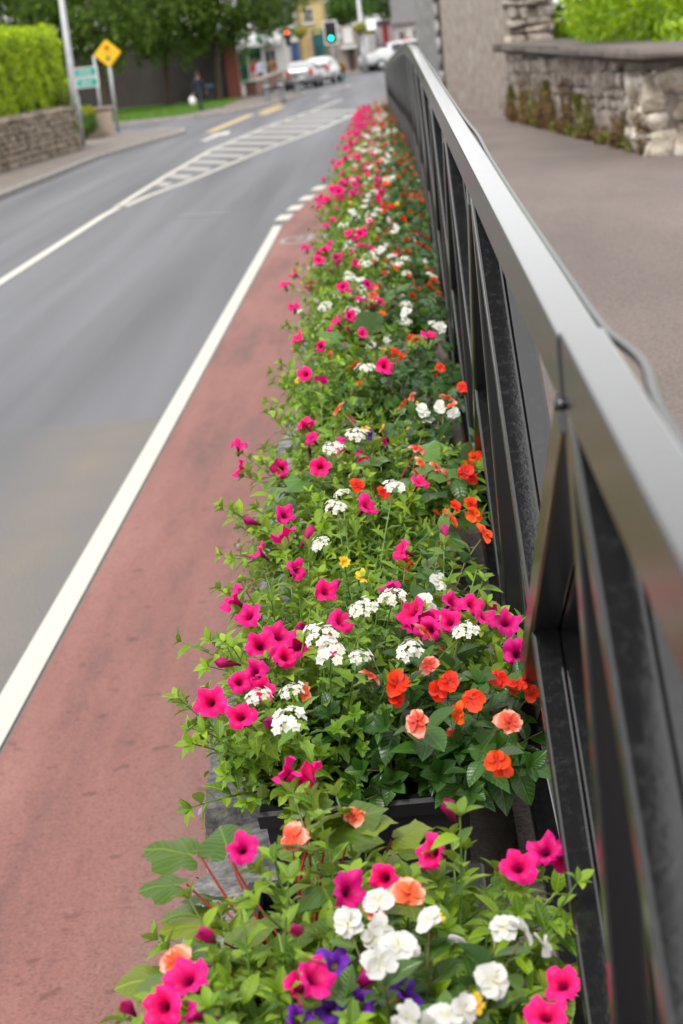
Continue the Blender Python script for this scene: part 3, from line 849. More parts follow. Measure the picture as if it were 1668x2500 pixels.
# one plant: stems that arch out of the soil, leaves along them, flowers at the tips.  Coordinates are relative to the plant's base.
KIND = {  # leaf tpl, leaf material, stem material, n stems, length, droop, leaf size, leaves per stem, flower kinds, flower share
 'P': ('petunia', 'petunia_leaf', 'petunia_stem', 36, .26, .19, .046, 13, 'P', .31),
 'V': ('verbena', 'verbena_leaf', 'petunia_stem', 48, .22, .10, .038, 13, 'V', .22),
 'W': ('impatiens', 'white_impatiens_leaf', 'impatiens_stem', 24, .21, .14, .056, 9, 'W', .42),
 'O': ('impatiens', 'impatiens_leaf', 'impatiens_stem', 24, .22, .20, .064, 9, 'O', .4),
 'S': ('impatiens', 'impatiens_leaf', 'impatiens_stem', 23, .21, .18, .058, 9, 'S', .4),
 'B': ('begonia', 'begonia_leaf', 'begonia_stem', 32, .22, .10, .066, 1, 'S', .08),
 'G': ('begonia', 'begonia_green_leaf', 'begonia_stem', 24, .22, .10, .078, 1, 'S', .12),
 'U': ('bidens', 'verbena_leaf', 'petunia_stem', 36, .18, .10, .034, 12, 'U', .2),
 'Y': ('bidens', 'bidens_leaf', 'petunia_stem', 46, .21, .10, .040, 13, 'Y', .14),
}
FSIZE = {'P': .70, 'W': .68, 'O': .72, 'S': .72, 'U': .85, 'Y': .8, 'V': .86}
def grow(kind, seed, heroes=(), lean=(0, 0), full=1.0, left=1.0, right=1.0, flowers=True, single=0):
    """returns (foliage mesh, stem mesh, [leaf placements], [flower placements])"""
    tp, lm, sm, ns, L, droop, ls, per, fk, share = KIND[kind]
    r = random.Random(seed); T = TPL[tp]
    fol, stm = Cloud(), Cloud(); leaves, fl = [], []
    buckets = {}
    def leaf(p, d, up, s, t=None):
        leaves.append((tuple(p), tuple(d), tuple(up), s, t if t is not None else r.randrange(len(T)), r.random()))
    def run(pts, rad, tipleaves=True, dens=1.0):
        n = len(pts)
        V, F = tube_geo(pts, [rad * (1 - .5 * i / (n - 1)) for i in range(n)], 5, False); stm.raw(V, F)
        if per == 1:
            d = (pts[-1] - pts[-2]); d.z = d.z * .3 - .1 * d.length
            dd = d.normalized() + Vector((r.uniform(-.4, .4), r.uniform(-.4, .4), r.uniform(-.25, .1)))
            leaf(pts[-1], dd, Vector((r.uniform(-.35, .35), r.uniform(-.45, .1), 1)), ls * r.uniform(.7, 1.2)); return
        k = max(2, int(per * dens)); ph = r.uniform(0, 6)
        for i in range(k):
            u = .22 + .76 * (i + r.uniform(-.3, .3)) / k; u = min(.99, max(.12, u))
            f = u * (n - 1); i0 = min(n - 2, int(f)); p = pts[i0].lerp(pts[i0 + 1], f - i0); t = (pts[i0 + 1] - pts[i0]).normalized()
            a = t.orthogonal().normalized(); b = t.cross(a); an = ph + i * 2.4 + r.uniform(-.4, .4)
            d = (a * math.cos(an) + b * math.sin(an)) * 1.0 + t * r.uniform(.25, .8) + Vector((0, 0, .25))
            leaf(p, d, Vector((r.uniform(-.3, .3), r.uniform(-.3, .3), 1)), ls * r.uniform(.62, 1.18) * (1.05 - .35 * u))
        if tipleaves:
            t = (pts[-1] - pts[-2]).normalized(); a = t.orthogonal().normalized(); b = t.cross(a)
            for j in range(5):
                an = j * 1.257 + ph; leaf(pts[-1], (a * math.cos(an) + b * math.sin(an)) * .8 + t * .9, t + Vector((0, 0, .3)), ls * r.uniform(.38, .6))
    def flower(kind_, p, nrm, s=1.0, hero=False):
        fl.append((kind_, tuple(p), tuple(nrm), s * FSIZE.get(kind_, 1) * (r.uniform(.66, 1.12) if kind_ == 'V' else r.uniform(.82, 1.12)), r.uniform(0, 6.28), r.randrange(8)))
    for i in range(int(ns * full)):
        az = i * 2.39996 + r.uniform(-.3, .3); el = math.sqrt((i + .5) / (ns * full))         # 0 upright ... 1 flat
        th = el * 1.25 + r.uniform(-.1, .1)
        d = Vector((math.cos(az) * math.sin(th) + lean[0], math.sin(az) * math.sin(th) + lean[1], math.cos(th) + .12)).normalized()
        d.x *= left if d.x < 0 else right
        ln = L * r.uniform(.75, 1.15) * (1 - .12 * el)
        p = Vector((.25 * d.x * L * .4, .25 * d.y * L * .4, -.02)); pts = [p.copy()]
        for s in range(7):
            p = p + d * (ln / 7); d = (d + Vector((r.gauss(0, .09), r.gauss(0, .09), -droop * .16 * (1 + s * .25)))).normalized(); pts.append(p.copy())
        run(pts, .0022 if kind not in 'BG' else .0030)
        if flowers and r.random() < share and not (kind in 'BG' and el > .8):
            tip = pts[-1] + d * .012 + Vector((0, 0, .018 if kind in 'PVWOSBG' else .012))
            nrm = (Vector((d.x * .8, d.y * .8 - .12, .6)) + Vector((r.gauss(0, .4), r.gauss(0, .35), 0))).normalized()
            if kind == 'V': nrm = (nrm + Vector((0, 0, .7))).normalized()
            fl_k = r.choice(fk)
            flower(fl_k, tip, nrm)
            if kind == 'P' and r.random() < .35: flower('b', pts[-3] + Vector((0, 0, .03)), (d + Vector((0, 0, .5))).normalized())
            if kind in 'VY' and r.random() < .12: flower('x', pts[-2] + Vector((.01, 0, .03)), (0, 0, 1), .8)
    for hk, hp in heroes:
        hp = Vector(hp); st = Vector((hp.x * .18, hp.y * .18, -.02)); mid = st.lerp(hp, .5) + Vector((0, 0, .05)); pts = []
        back = Vector((hp.x, hp.y, .22)).normalized() * (.038 if hk in 'PbU' else .012)
        e = hp - back
        for s in range(8):
            t = s / 7; pts.append(st * (1 - t) ** 2 + mid * 2 * t * (1 - t) + e * t * t)
        run(pts, .0021, hk in 'PbU', .9 if kind not in 'BG' else 1)
        out = Vector((hp.x * 2.2, hp.y * 1.2 - .25, 0)); out = out.normalized() * min(.65, out.length * 2 + .25) if out.length > .01 else Vector((0, -.2, 0))
        nrm = (out + Vector((r.gauss(0, .42), r.gauss(0, .3), .62))).normalized()
        if hk == 'V': nrm = Vector((nrm.x * .45, nrm.y * .45, 1)).normalized()
        flower(hk, hp, nrm, {'b': 1.0, 'P': .97}.get(hk, 1.08), True)
        if hk in 'WOS' and r.random() < .65:
            n2 = (nrm + Vector((r.gauss(0, .6), r.gauss(0, .5), -.1))).normalized()
            flower(hk if hk != 'S' or r.random() < .6 else 'O', hp + Vector((r.gauss(0, .022), r.gauss(0, .018), -.018)), n2, .92)
        if hk == 'P' and r.random() < .3: flower('P', hp + Vector((r.gauss(0, .03), r.gauss(0, .02), -.02)), (nrm + Vector((r.gauss(0, .7), r.gauss(0, .5), 0))).normalized(), .9)
    # the leaves that show most are kept apart as single leaves; the rest is one mass
    order = sorted(range(len(leaves)), key=lambda i: -(leaves[i][0][2] - .35 * leaves[i][0][1] + 2.0 * leaves[i][3]))
    keep = set(order[:single])
    for ti in range(len(T)):
        g = [l for i, l in enumerate(leaves) if i not in keep and l[4] == ti]
        if g:
            fol.add(T[ti], [l[0] for l in g], [l[1] for l in g], [l[2] for l in g], [l[3] for l in g], [l[5] for l in g])
    fm = fol.mesh('foliage', [MATS[lm]]) if fol.n else None
    smesh = stm.mesh('stems', [MATS[sm]])
    return fm, smesh, [leaves[i] for i in order[:single]], fl
LEAFMESH = {}
def leaf_mesh(kind, ti):
    tp, lm = KIND[kind][0], KIND[kind][1]
    if (kind, ti) not in LEAFMESH:
        V, F = TPL[tp][ti]; me = bpy.data.meshes.new('leaf'); me.from_pydata(V.tolist(), [], F); me.materials.append(MATS[lm])
        me.polygons.foreach_set('use_smooth', [True] * len(F)); LEAFMESH[(kind, ti)] = me
        for nm, q in (('lx', 0), ('ly', 1)):
            a = me.attributes.new(nm, 'FLOAT', 'POINT'); a.data.foreach_set('value', V[:, q].astype(np.float32))
    return LEAFMESH[(kind, ti)]
PNAME = {'P': ('petunia_plant', 'petunia'), 'V': ('verbena_plant', 'verbena'), 'W': ('impatiens_plant', 'impatiens'), 'O': ('impatiens_plant', 'impatiens'), 'S': ('impatiens_plant', 'impatiens'),
         'B': ('begonia_plant', 'begonia'), 'G': ('begonia_plant', 'begonia'), 'U': ('pansy_plant', 'pansy'), 'Y': ('bidens_plant', 'bidens')}
def build_plant(kind, loc, data, label, group=None, rz=0):
    fm, smesh, leaves, fl = data
    e = empty(PNAME[kind][0], loc, rz); tag(e, label, PNAME[kind][1], group)
    if fm: inst('foliage', fm, e)['kind'] = 'stuff'
    inst('stems', smesh, e)
    for p, d, up, s, ti, rn in leaves:
        inst('leaf', leaf_mesh(kind, ti), e, frame_matrix(p, d, up, s))
    for k, p, nrm, s, a, vi in fl:
        q = Vector(nrm).to_track_quat('Z', 'Y') @ Quaternion((0, 0, 1), a)
        inst(FNAME.get(k, 'flower'), FM[k][vi % len(FM[k])], e, Matrix.LocRotScale(Vector(p), q, Vector((s, s, s))))
    return e

# ------------------------------------------------------------------ planters
def trough_parts():
    bm = bmesh.new(); L, Wd, Hh = .44, .155, .2
    outer = [(-Wd + .018, -L + .018, 0), (Wd - .018, -L + .018, 0), (Wd - .018, L - .018, 0), (-Wd + .018, L - .018, 0), (-Wd + .006, -L + .006, Hh - .022), (Wd - .006, -L + .006, Hh - .022), (Wd - .006, L - .006, Hh - .022), (-Wd + .006, L - .006, Hh - .022)]
    inner = [(x * .93, y * .975, z) for x, y, z in outer[4:]] + [(x * .88, y * .96, .02) for x, y, z in outer[:4]]
    vs = [bm.verts.new(v) for v in outer + inner]
    for f in [(3, 2, 1, 0), (0, 1, 5, 4), (1, 2, 6, 5), (2, 3, 7, 6), (3, 0, 4, 7), (4, 5, 9, 8), (5, 6, 10, 9), (6, 7, 11, 10), (7, 4, 8, 11), (8, 9, 13, 12), (9, 10, 14, 13), (10, 11, 15, 14), (11, 8, 12, 15), (12, 13, 14, 15)]:
        bm.faces.new([vs[i] for i in f])
    bmesh.ops.recalc_face_normals(bm, faces=bm.faces)
    bmesh.ops.bevel(bm, geom=[e for e in bm.edges], offset=.004, segments=2, affect='EDGES')
    body = bpy.data.meshes.new('trough_body'); bm.to_mesh(body); bm.free(); body.materials.append(MATS['black_plastic'])
    V, F = [], []
    prof = [(.0, -.024), (.008, -.024), (.010, -.004), (.006, .002), (-.012, .002), (-.013, -.02)]
    for cxx, cyy in ((-1, -1), (1, -1), (1, 1), (-1, 1)):
        for o, z in prof: V.append((cxx * (Wd - .006 + o), cyy * (L - .006 + o), Hh + z))
    n = len(prof)
    for k in range(4):
        for i in range(n): F.append((k * n + i, ((k + 1) % 4) * n + i, ((k + 1) % 4) * n + (i + 1) % n, k * n + (i + 1) % n))
    rim = bpy.data.meshes.new('rim'); rim.from_pydata(V, [], F); rim.materials.append(MATS['black_plastic'])
    soil = bpy.data.meshes.new('soil'); r = random.Random(3); V, F = [], []
    for i in range(13):
        for j in range(5): V.append(((-.5 + j / 4) * .27, (-.5 + i / 12) * .83, Hh - .035 + r.uniform(-.006, .012)))
    for i in range(12):
        for j in range(4): F.append((i * 5 + j, i * 5 + j + 1, (i + 1) * 5 + j + 1, (i + 1) * 5 + j))
    soil.from_pydata(V, [], F); soil.materials.append(MATS['potting_soil'])
    return body, rim, soil
TB, TR, TS = trough_parts()
def trough(i, label, group=None):
    Yc = 1.84 + 1.1 * i; X = -.135 + sx(Yc); z = zr(Yc) + PLINTH - .004
    e = empty('planter_trough', (X, Yc, z)); e.rotation_euler = (math.atan((zr(Yc + .4) - zr(Yc - .4)) / .8), 0, 0)
    tag(e, label, 'planter', group)
    inst('trough_body', TB, e); inst('rim', TR, e); inst('soil', TS, e)
    return X, Yc, z + .165
HERO = {
 'P': [(-0.311, 1.640, 1.452), (-0.292, 1.690, 1.454), (-0.256, 1.980, 1.460), (-0.091, 1.870, 1.459), (-0.127, 1.845, 1.459), (0.092, 1.970, 1.429), (0.057, 1.875, 1.458), (0.083, 1.660, 1.431), (0.062, 1.570, 1.450), (-0.159, 1.670, 1.455), (-0.037, 1.925, 1.459), (-0.337, 2.455, 1.472), (-0.344, 2.935, 1.477), (-0.309, 2.830, 1.478), (-0.252, 2.720, 1.476), (-0.237, 2.620, 1.473), (-0.299, 2.530, 1.472), (-0.284, 2.565, 1.473), (-0.288, 2.395, 1.470), (-0.155, 2.755, 1.476), (-0.184, 2.915, 1.480), (-0.216, 2.195, 1.465), (-0.187, 2.180, 1.466), (0.050, 2.770, 1.478), (0.020, 2.800, 1.477), (0.010, 2.705, 1.476), (0.067, 2.730, 1.470), (0.099, 2.795, 1.439), (0.110, 2.670, 1.426), (-0.046, 2.775, 1.477), (-0.277, 2.675, 1.476), (-0.083, 2.905, 1.481), (-0.277, 3.410, 1.491), (-0.316, 3.180, 1.486), (-0.274, 3.275, 1.488), (-0.119, 3.420, 1.491), (-0.017, 3.555, 1.494), (-0.060, 3.105, 1.484), (-0.221, 3.755, 1.499), (-0.189, 3.915, 1.502), (-0.250, 4.030, 1.505), (-0.238, 3.050, 1.484), (-0.083, 4.770, 1.520), (-0.294, 4.765, 1.519), (-0.248, 4.660, 1.518), (0.040, 5.150, 1.528), (-0.145, 5.275, 1.530), (-0.266, 5.135, 1.528), (-0.389, 6.610, 1.509), (-0.385, 7.130, 1.524), (-0.309, 6.985, 1.567), (-0.301, 6.480, 1.556), (-0.266, 7.265, 1.572), (-0.080, 6.535, 1.557), (-0.175, 6.770, 1.562), (-0.174, 6.105, 1.547), (-0.271, 6.215, 1.550), (-0.233, 5.545, 1.536), (-0.351, 9.840, 1.604), (-0.279, 9.765, 1.614), (-0.272, 8.850, 1.603)],
 'b': [(-0.361, 1.715, 1.414), (-0.187, 1.810, 1.436), (-0.014, 2.085, 1.443), (-0.339, 2.670, 1.455), (-0.224, 2.800, 1.458), (0.020, 3.275, 1.467), (-0.231, 3.345, 1.469), (-0.362, 3.540, 1.452), (0.083, 2.885, 1.437), (-0.286, 1.815, 1.437), (-0.109, 1.700, 1.434), (-0.174, 3.010, 1.462), (-0.250, 2.405, 1.450)],
 'V': [(-0.263, 2.405, 1.489), (-0.216, 2.305, 1.488), (-0.217, 2.415, 1.489), (-0.180, 2.630, 1.494), (-0.165, 2.560, 1.492), (-0.123, 2.525, 1.492), (-0.119, 2.740, 1.497), (-0.073, 2.785, 1.497), (0.033, 2.595, 1.493), (-0.051, 2.530, 1.493), (-0.067, 3.450, 1.511), (-0.167, 3.440, 1.511), (-0.176, 3.345, 1.510), (-0.144, 3.915, 1.522), (-0.193, 3.815, 1.520), (-0.199, 3.115, 1.505), (-0.172, 2.195, 1.485), (-0.131, 4.640, 1.537), (-0.119, 7.255, 1.592), (-0.164, 7.570, 1.599), (-0.004, 7.650, 1.601), (-0.052, 9.155, 1.628), (-0.237, 8.175, 1.611), (-0.225, 5.875, 1.563), (-0.049, 6.125, 1.568)],
 'W': [(-0.128, 1.775, 1.456), (-0.096, 1.815, 1.458), (-0.076, 1.720, 1.454), (-0.043, 1.770, 1.455), (0.032, 1.735, 1.456), (0.052, 1.725, 1.455), (0.015, 1.630, 1.454), (-0.034, 1.575, 1.452), (-0.069, 1.575, 1.453), (-0.096, 1.685, 1.455), (-0.017, 1.585, 1.452), (-0.001, 2.905, 1.480), (-0.024, 2.815, 1.478), (0.042, 4.205, 1.508), (0.017, 5.890, 1.543), (-0.022, 5.540, 1.536), (0.075, 5.325, 1.517), (0.001, 4.175, 1.508)],
 'O': [(0.001, 2.500, 1.452), (0.031, 2.425, 1.450), (0.073, 2.535, 1.439), (0.102, 2.575, 1.410), (0.052, 2.210, 1.445), (0.045, 3.410, 1.472), (0.077, 3.480, 1.455), (0.074, 3.720, 1.464), (0.030, 3.340, 1.470), (-0.145, 3.645, 1.476), (-0.055, 5.020, 1.505), (0.110, 4.725, 1.449), (0.105, 3.965, 1.437), (-0.074, 2.510, 1.452), (0.092, 3.330, 1.437), (0.099, 8.570, 1.540), (0.063, 9.265, 1.586), (-0.054, 3.095, 1.464)],
 'S': [(-0.025, 2.550, 1.463), (-0.045, 2.340, 1.458), (0.077, 2.345, 1.441), (0.017, 3.695, 1.487), (-0.019, 3.870, 1.490), (-0.014, 3.745, 1.488), (0.061, 4.355, 1.500), (-0.022, 4.390, 1.502), (-0.308, 1.740, 1.446), (-0.064, 1.845, 1.448), (-0.194, 4.335, 1.500), (-0.200, 2.010, 1.452), (-0.126, 2.055, 1.453)],
 'U': [(-0.150, 1.680, 1.415), (-0.121, 1.680, 1.414), (-0.151, 1.770, 1.415), (-0.071, 1.695, 1.414), (-0.178, 1.660, 1.414), (-0.123, 4.160, 1.467)],
 'Y': [(-0.126, 3.030, 1.463), (-0.161, 3.130, 1.465), (-0.091, 4.125, 1.486), (-0.131, 4.145, 1.486), (-0.057, 6.715, 1.541), (-0.038, 1.795, 1.437), (-0.004, 1.625, 1.432)],
}

near = {  # trough: [(kind, x offset from the trough's centre line, y offset, label)]
 0: ('black planter trough holding purple pansies and white impatiens, first before a bare gap', [
   ('P', -.11, -.22, 'trailing magenta petunia hanging towards the cycle lane beside purple pansies'),
   ('P', -.09, -.02, 'leafy green petunia with few blooms between begonia and white impatiens'),
   ('U', -.01, -.26, 'small purple pansy plant below the white impatiens'),
   ('W', .06, -.14, 'white impatiens with many broad pale blooms in front of bare trough gap'),
   ('W', .02, -.36, 'white impatiens growing beside the purple pansies'),
   ('B', -.07, .22, 'lime leaved begonia with red stalks beside the bare trough gap'),
   ('P', .00, .12, 'magenta petunia standing behind the white impatiens'),
   ('P', .12, .10, 'magenta petunia leaning against the railing foot beside white impatiens')]),
 1: ('black planter trough with white verbena heads and glossy orange impatiens', [
   ('P', -.12, -.24, 'magenta petunia cascading beside white verbena over the stone capping'),
   ('P', -.11, .08, 'magenta petunia spreading low over the cycle lane edge behind white verbena'),
   ('V', -.06, -.28, 'green verbena with white heads filling the front of its trough'),
   ('V', .0, -.02, 'green verbena with tall white heads between petunia and orange impatiens'),
   ('O', .12, -.30, 'glossy dark leaved impatiens with orange blooms hanging over its trough end'),
   ('S', .03, -.26, 'impatiens with streaked salmon blooms among verbena leaves'),
   ('P', .12, -.02, 'magenta petunia against the railing behind the orange impatiens'),
   ('V', -.02, .26, 'fine leaved verbena at the back of the orange impatiens trough'),
   ('W', .07, .24, 'white impatiens bloom cluster behind the tall verbena heads')]),
 2: ('black planter trough with broad green begonia leaves and long stemmed petunias', [
   ('P', -.12, -.28, 'long stemmed magenta petunia reaching out over the red cycle lane'),
   ('G', -.02, -.20, 'green begonia with broad angular leaves among petunia stems'),
   ('P', .04, -.10, 'upright magenta petunia rising above the broad begonia leaves'),
   ('V', -.07, .14, 'white verbena behind the broad green begonia leaves'),
   ('O', .13, .10, 'red orange impatiens against the railing behind a petunia bloom'),
   ('Y', -.02, -.38, 'yellow flowered bidens tucked below the broad begonia'),
   ('P', -.12, .22, 'magenta petunia at the lane side behind white verbena'),
   ('Y', .03, .34, 'fine leaved bidens with small yellow blooms behind red orange impatiens')]),
 3: ('black planter trough with salmon streaked impatiens and yellow bidens', [
   ('S', .06, -.24, 'impatiens with curling salmon and white blooms beside yellow bidens'),
   ('V', -.10, -.20, 'white verbena at the lane side beside salmon impatiens'),
   ('Y', -.02, .02, 'leafy bidens between salmon impatiens and white verbena'),
   ('O', .12, .0, 'orange impatiens pressed against the railing beside leafy bidens'),
   ('P', -.12, .12, 'magenta petunia drooping beside a bare grey capping stone'),
   ('G', .0, .32, 'green begonia with pleated star shaped leaves and coral blooms'),
   ('S', .10, .30, 'coral impatiens beside the pleated begonia leaves')]),
}
rp = random.Random(5)
plants = []                       # (kind, trough, world location, label, group)
info = {}
for i in range(4):
    X, Yc, z = trough(i, near[i][0])
    for k, dx, dy, lab in near[i][1]: plants.append([k, i, Vector((X + dx, Yc + dy, z)), lab, None, []])
for t, lst in HERO.items():
    want = {'b': 'P', 'S': 'SBGO', 'Y': 'Y', 'U': 'U', 'P': 'P', 'V': 'V', 'W': 'W', 'O': 'OS'}[t]
    for h in lst:
        h = Vector(h)
        if h.y > 6.0: continue
        best = min(plants, key=lambda p: (p[2] - h).length + (0 if p[0] in want else (.25 if t != 'Y' else .1)))
        if (best[2] - h).length < .5: best[5].append((t, h - best[2]))
for j, (k, i, loc, lab, grp, hero) in enumerate(plants):
    single = {'P': 70, 'V': 40, 'W': 200, 'O': 200, 'S': 200, 'B': 60, 'G': 60, 'U': 0, 'Y': 0}[k]
    if i == 3: single = {'B': 60, 'G': 60}.get(k, 20)
    sparse = sum(1 for h in hero) >= 2 or i == 0
    data = grow(k, 100 + j, hero, (-.02 if loc.x < -.2 else (.0 if loc.x < -.02 else -.10), 0), 1.25, .60 if loc.x < -.2 else 1.0, .75 if loc.x > -.03 else 1.0, not sparse, single)
    build_plant(k, loc, data, lab)
# farther planters reuse a few grown plants
VAR = {}
for k, nv in (('P', 4), ('V', 3), ('W', 2), ('O', 2), ('S', 2), ('Y', 2), ('G', 1), ('B', 1)):
    VAR[k] = [(k, grow(k, 700 + 17 * s + ord(k), (), (-.02, 0), 1.0, .62, .85, True, 0)) for s in range(nv)]
ORD = 'first second third fourth fifth sixth seventh eighth ninth tenth eleventh twelfth thirteenth fourteenth fifteenth sixteenth seventeenth eighteenth nineteenth twentieth twenty-first twenty-second twenty-third twenty-fourth twenty-fifth twenty-sixth twenty-seventh twenty-eighth'.split()
DESC = {'P': 'magenta petunia', 'V': 'white verbena', 'W': 'white impatiens', 'O': 'orange impatiens', 'S': 'salmon impatiens', 'Y': 'yellow bidens', 'G': 'broad leaved begonia', 'B': 'lime leaved begonia'}
for i in range(4, 29):
    o = ORD[i - 1]
    X, Yc, z = trough(i, 'black planter trough under flowers, %s past the bare gap in the row' % o, 'planter troughs')
    lay = [('P', -.10, -.25, 'lane side, gap end'), ('P' if i % 2 else 'V', -.10, .03, 'lane side, centre'), (rp.choice('PVVV'), -.09, .27, 'lane side, crest end'), (rp.choice('VVVYW'), .0, -.22, 'middle, gap end'), (rp.choice('VVWYB'), .01, .12, 'middle, centre'), (rp.choice('VVWW'), .02, .30, 'middle, crest end'), (rp.choice('OOS'), .11, -.15, 'railing side, gap end'), (rp.choice('OOSW'), .11, .24, 'railing side, crest end')]
    for k, dx, dy, where in lay:
        kk, data = rp.choice(VAR[k])
        build_plant(k, (X + dx + rp.uniform(-.015, .015), Yc + dy + rp.uniform(-.04, .04), z), data, '%s at the %s of %s planter past the bare gap' % (DESC[k], where, o), PNAME[k][0].replace('_', ' ') + 's along the row of planters', rp.uniform(-.6, .6))
# toadflax rooted in the wall face beside the cycle lane
def weed_cloud(name, loc, n, spread, hgt, lm, label, cat, size=.02, flower=None, group=None, hang=False, seed=0):
    r = random.Random(seed); e = empty(name, loc); tag(e, label, cat, group)
    c = Cloud(); T = TPL['small'][1]; P, D, U, S, R = [], [], [], [], []; st = Cloud()
    for i in range(n):
        a = r.uniform(0, 6.28); q = math.sqrt(r.random())
        p = Vector((spread[0] * q * math.cos(a), spread[1] * q * math.sin(a), 0))
        tip = p + Vector((r.gauss(0, spread[0] * .4), r.gauss(0, spread[1] * .3), (-1 if hang else 1) * hgt * r.uniform(.3, 1)))
        if i % 4 == 0:
            V, F = tube_geo([p, p.lerp(tip, .5) + Vector((0, 0, hgt * .08)), tip], [size * .06] * 3, 4, False); st.raw(V, F)
        for s in range(3):
            t = r.uniform(.2, 1); P.append(tuple(p.lerp(tip, t))); d = Vector((r.gauss(0, 1), r.gauss(0, 1), r.gauss(.4, .6))); D.append(tuple(d)); U.append((r.gauss(0, .4), r.gauss(0, .4), 1)); S.append(size * r.uniform(.6, 1.3)); R.append(r.random())
    c.add(T, P, D, U, S, R)
    inst('foliage', c.mesh('foliage', [MATS[lm]]), e)['kind'] = 'stuff'
    inst('stems', st.mesh('stems', [MATS['dry_weed']]), e)
    if flower:
        for i in range(flower[1]):
            p = P[r.randrange(len(P))]; s = flower[2] * r.uniform(.8, 1.2)
            inst('flower', flower[0], e, Matrix.LocRotScale(Vector(p) + Vector((-.004, -.006, .006)), Vector((r.gauss(-.4, .5), r.gauss(-.4, .4), 1)).to_track_quat('Z', 'Y'), Vector((s, s, s))))
    return e
TOAD = petals(31, MATS['toadflax_petal'], 4, .0075, 1.0, .1)
weed_cloud('toadflax', (-.405, 3.12, .95), 260, (.04, .24), .16, 'weed_leaf', 'purple flowered toadflax growing out of the wall beside the red lane', 'wall plant', .016, (TOAD, 50, 1.0), None, False, 3)
weed_cloud('toadflax', (-.45, 4.55, 1.03), 90, (.05, .16), .12, 'weed_leaf', 'wisp of toadflax under the bare grey capping stone', 'wall plant', .016, (TOAD, 14, 1.0), None, False, 4)

# ------------------------------------------------------------------ hedges, bushes, trees
def shell_leaves(pts, nrms, size, seed, jit=.08):
    r = np.random.RandomState(seed); N = len(pts)
    P = np.array(pts) + r.normal(0, jit, (N, 3)); Nn = np.array(nrms) + r.normal(0, .45, (N, 3))
    D = np.cross(Nn, r.normal(0, 1, (N, 3))) + np.array(nrms) * .35 + np.array([0, 0, .25])
    return P, D, Nn, size * r.uniform(.6, 1.35, N), r.rand(N)
def leaf_mass(pts, nrms, size, seed, mat, jit=.08, tpl='small'):
    P, D, U, S, R = shell_leaves(pts, nrms, size, seed, jit); c = Cloud(); T = TPL[tpl]
    for i in range(len(T)):
        m = np.arange(len(P)) % len(T) == i
        c.add(T[i], P[m], D[m], U[m], S[m], R[m])
    return c.mesh('leaves', [MATS[mat]])
def ellipsoid_pts(c, rad, n, seed, zmin=-9):
    r = np.random.RandomState(seed); v = r.normal(0, 1, (n, 3)); v /= np.linalg.norm(v, axis=1, keepdims=True)
    lump = 1 + .12 * np.sin(v[:, 0] * 5 + seed) * np.sin(v[:, 1] * 6 + 1) + .08 * np.sin(v[:, 2] * 9 + seed)
    p = np.array(c) + v * np.array(rad) * lump[:, None] * r.uniform(.82, 1.03, (n, 1)); return p, v
# clipped hedge on the garden wall
hx, hy, hang = -9.75, 48.3, math.atan2(-.16, 1)
hedge = empty('clipped_hedge', (-9.95, 47.2, 1.35), -.115)
tag(hedge, 'bright green clipped hedge growing above the grey garden wall', 'hedge')
r0 = np.random.RandomState(2); pts, nr = [], []
x0, x1, y0, y1, z0, z1 = -1.7, 0.0, -9.0, 6.75, -.15, 2.08
def rb(u): return u
n = 16000
for i in range(n):
    f = r0.rand(); y = r0.uniform(y0, y1); x = r0.uniform(x0, x1); z = r0.uniform(z0, z1)
    if f < .62: p, q = (x1, y, z), (1, 0, 0)
    elif f < .86: p, q = (x, y, z1), (0, 0, 1)
    else: p, q = (x, y1, z), (0, 1, 0)
    if f > .93: p, q = (x, y0 + .0, z), (0, -1, 0)
    p = np.array(p); c = np.array([np.clip(p[0], x0 + .3, x1 - .3), np.clip(p[1], y0 + .3, y1 - .45), np.clip(p[2], z0, z1 - .3)])
    d = p - c; L = np.linalg.norm(d); 
    if L > 1e-6: p = c + d / L * min(L, .3); q = d / L
    wob = .06 * math.sin(y * 2.1 + z * 1.3) + .05 * math.sin(y * 5 + z * 4)
    pts.append(p + q * wob); nr.append(q)
inst('leaves', leaf_mass(pts, nr, .13, 4, 'hedge_leaf', .035), hedge)['kind'] = 'stuff'
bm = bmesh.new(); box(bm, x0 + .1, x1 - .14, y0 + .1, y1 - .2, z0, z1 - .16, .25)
bm_obj('solid_core', bm, simple('added_dark_core', (.03, .055, .012), .9, .4, 6), hedge)  # solid dark green core added to block the view through the leaves
# garden wall under the hedge: rubble stones on a core
gw = empty('garden_wall', (-9.3, 48, .12)); tag(gw, 'grey brown stone garden wall under the clipped hedge', 'wall')
GW = [(-11.6, 30), (-9.62, 43.5), (-9.42, 46), (-8.98, 51.5), (-8.88, 53.2)]
def gwx(Y): return interp(GW, Y)
V = []; F = []; yy = seq(33, 53.2, 1.2)
for Y in yy: V += [(gwx(Y), Y, 0), (gwx(Y) + .0, Y, 1.36), (gwx(Y) - .45, Y, 1.36), (gwx(Y) - .45, Y, 0)]
for i in range(len(yy) - 1):
    for k in range(4): F.append((i * 4 + k, i * 4 + (k + 1) % 4, (i + 1) * 4 + (k + 1) % 4, (i + 1) * 4 + k)[::-1])
F += [tuple((len(yy) - 1) * 4 + k for k in range(4)), (3, 2, 1, 0)]
relto(mesh_obj('wall_core', V, F, simple('garden_wall_mortar', (.16, .135, .105), .95, .3, 3, .5, 20)), gw)
GS = [stone_mesh('stone', 120 + s, MATS['garden_wall_stone'], 2, .36, .3) for s in range(7)]
rubble((gw, 'x'), lambda u, z: (gwx(u) + .01, u, z), 42.6, 53.15, lambda u: .1, lambda u: 1.42, (.10, .26), (.16, .5), GS, (.07, .15), 25)
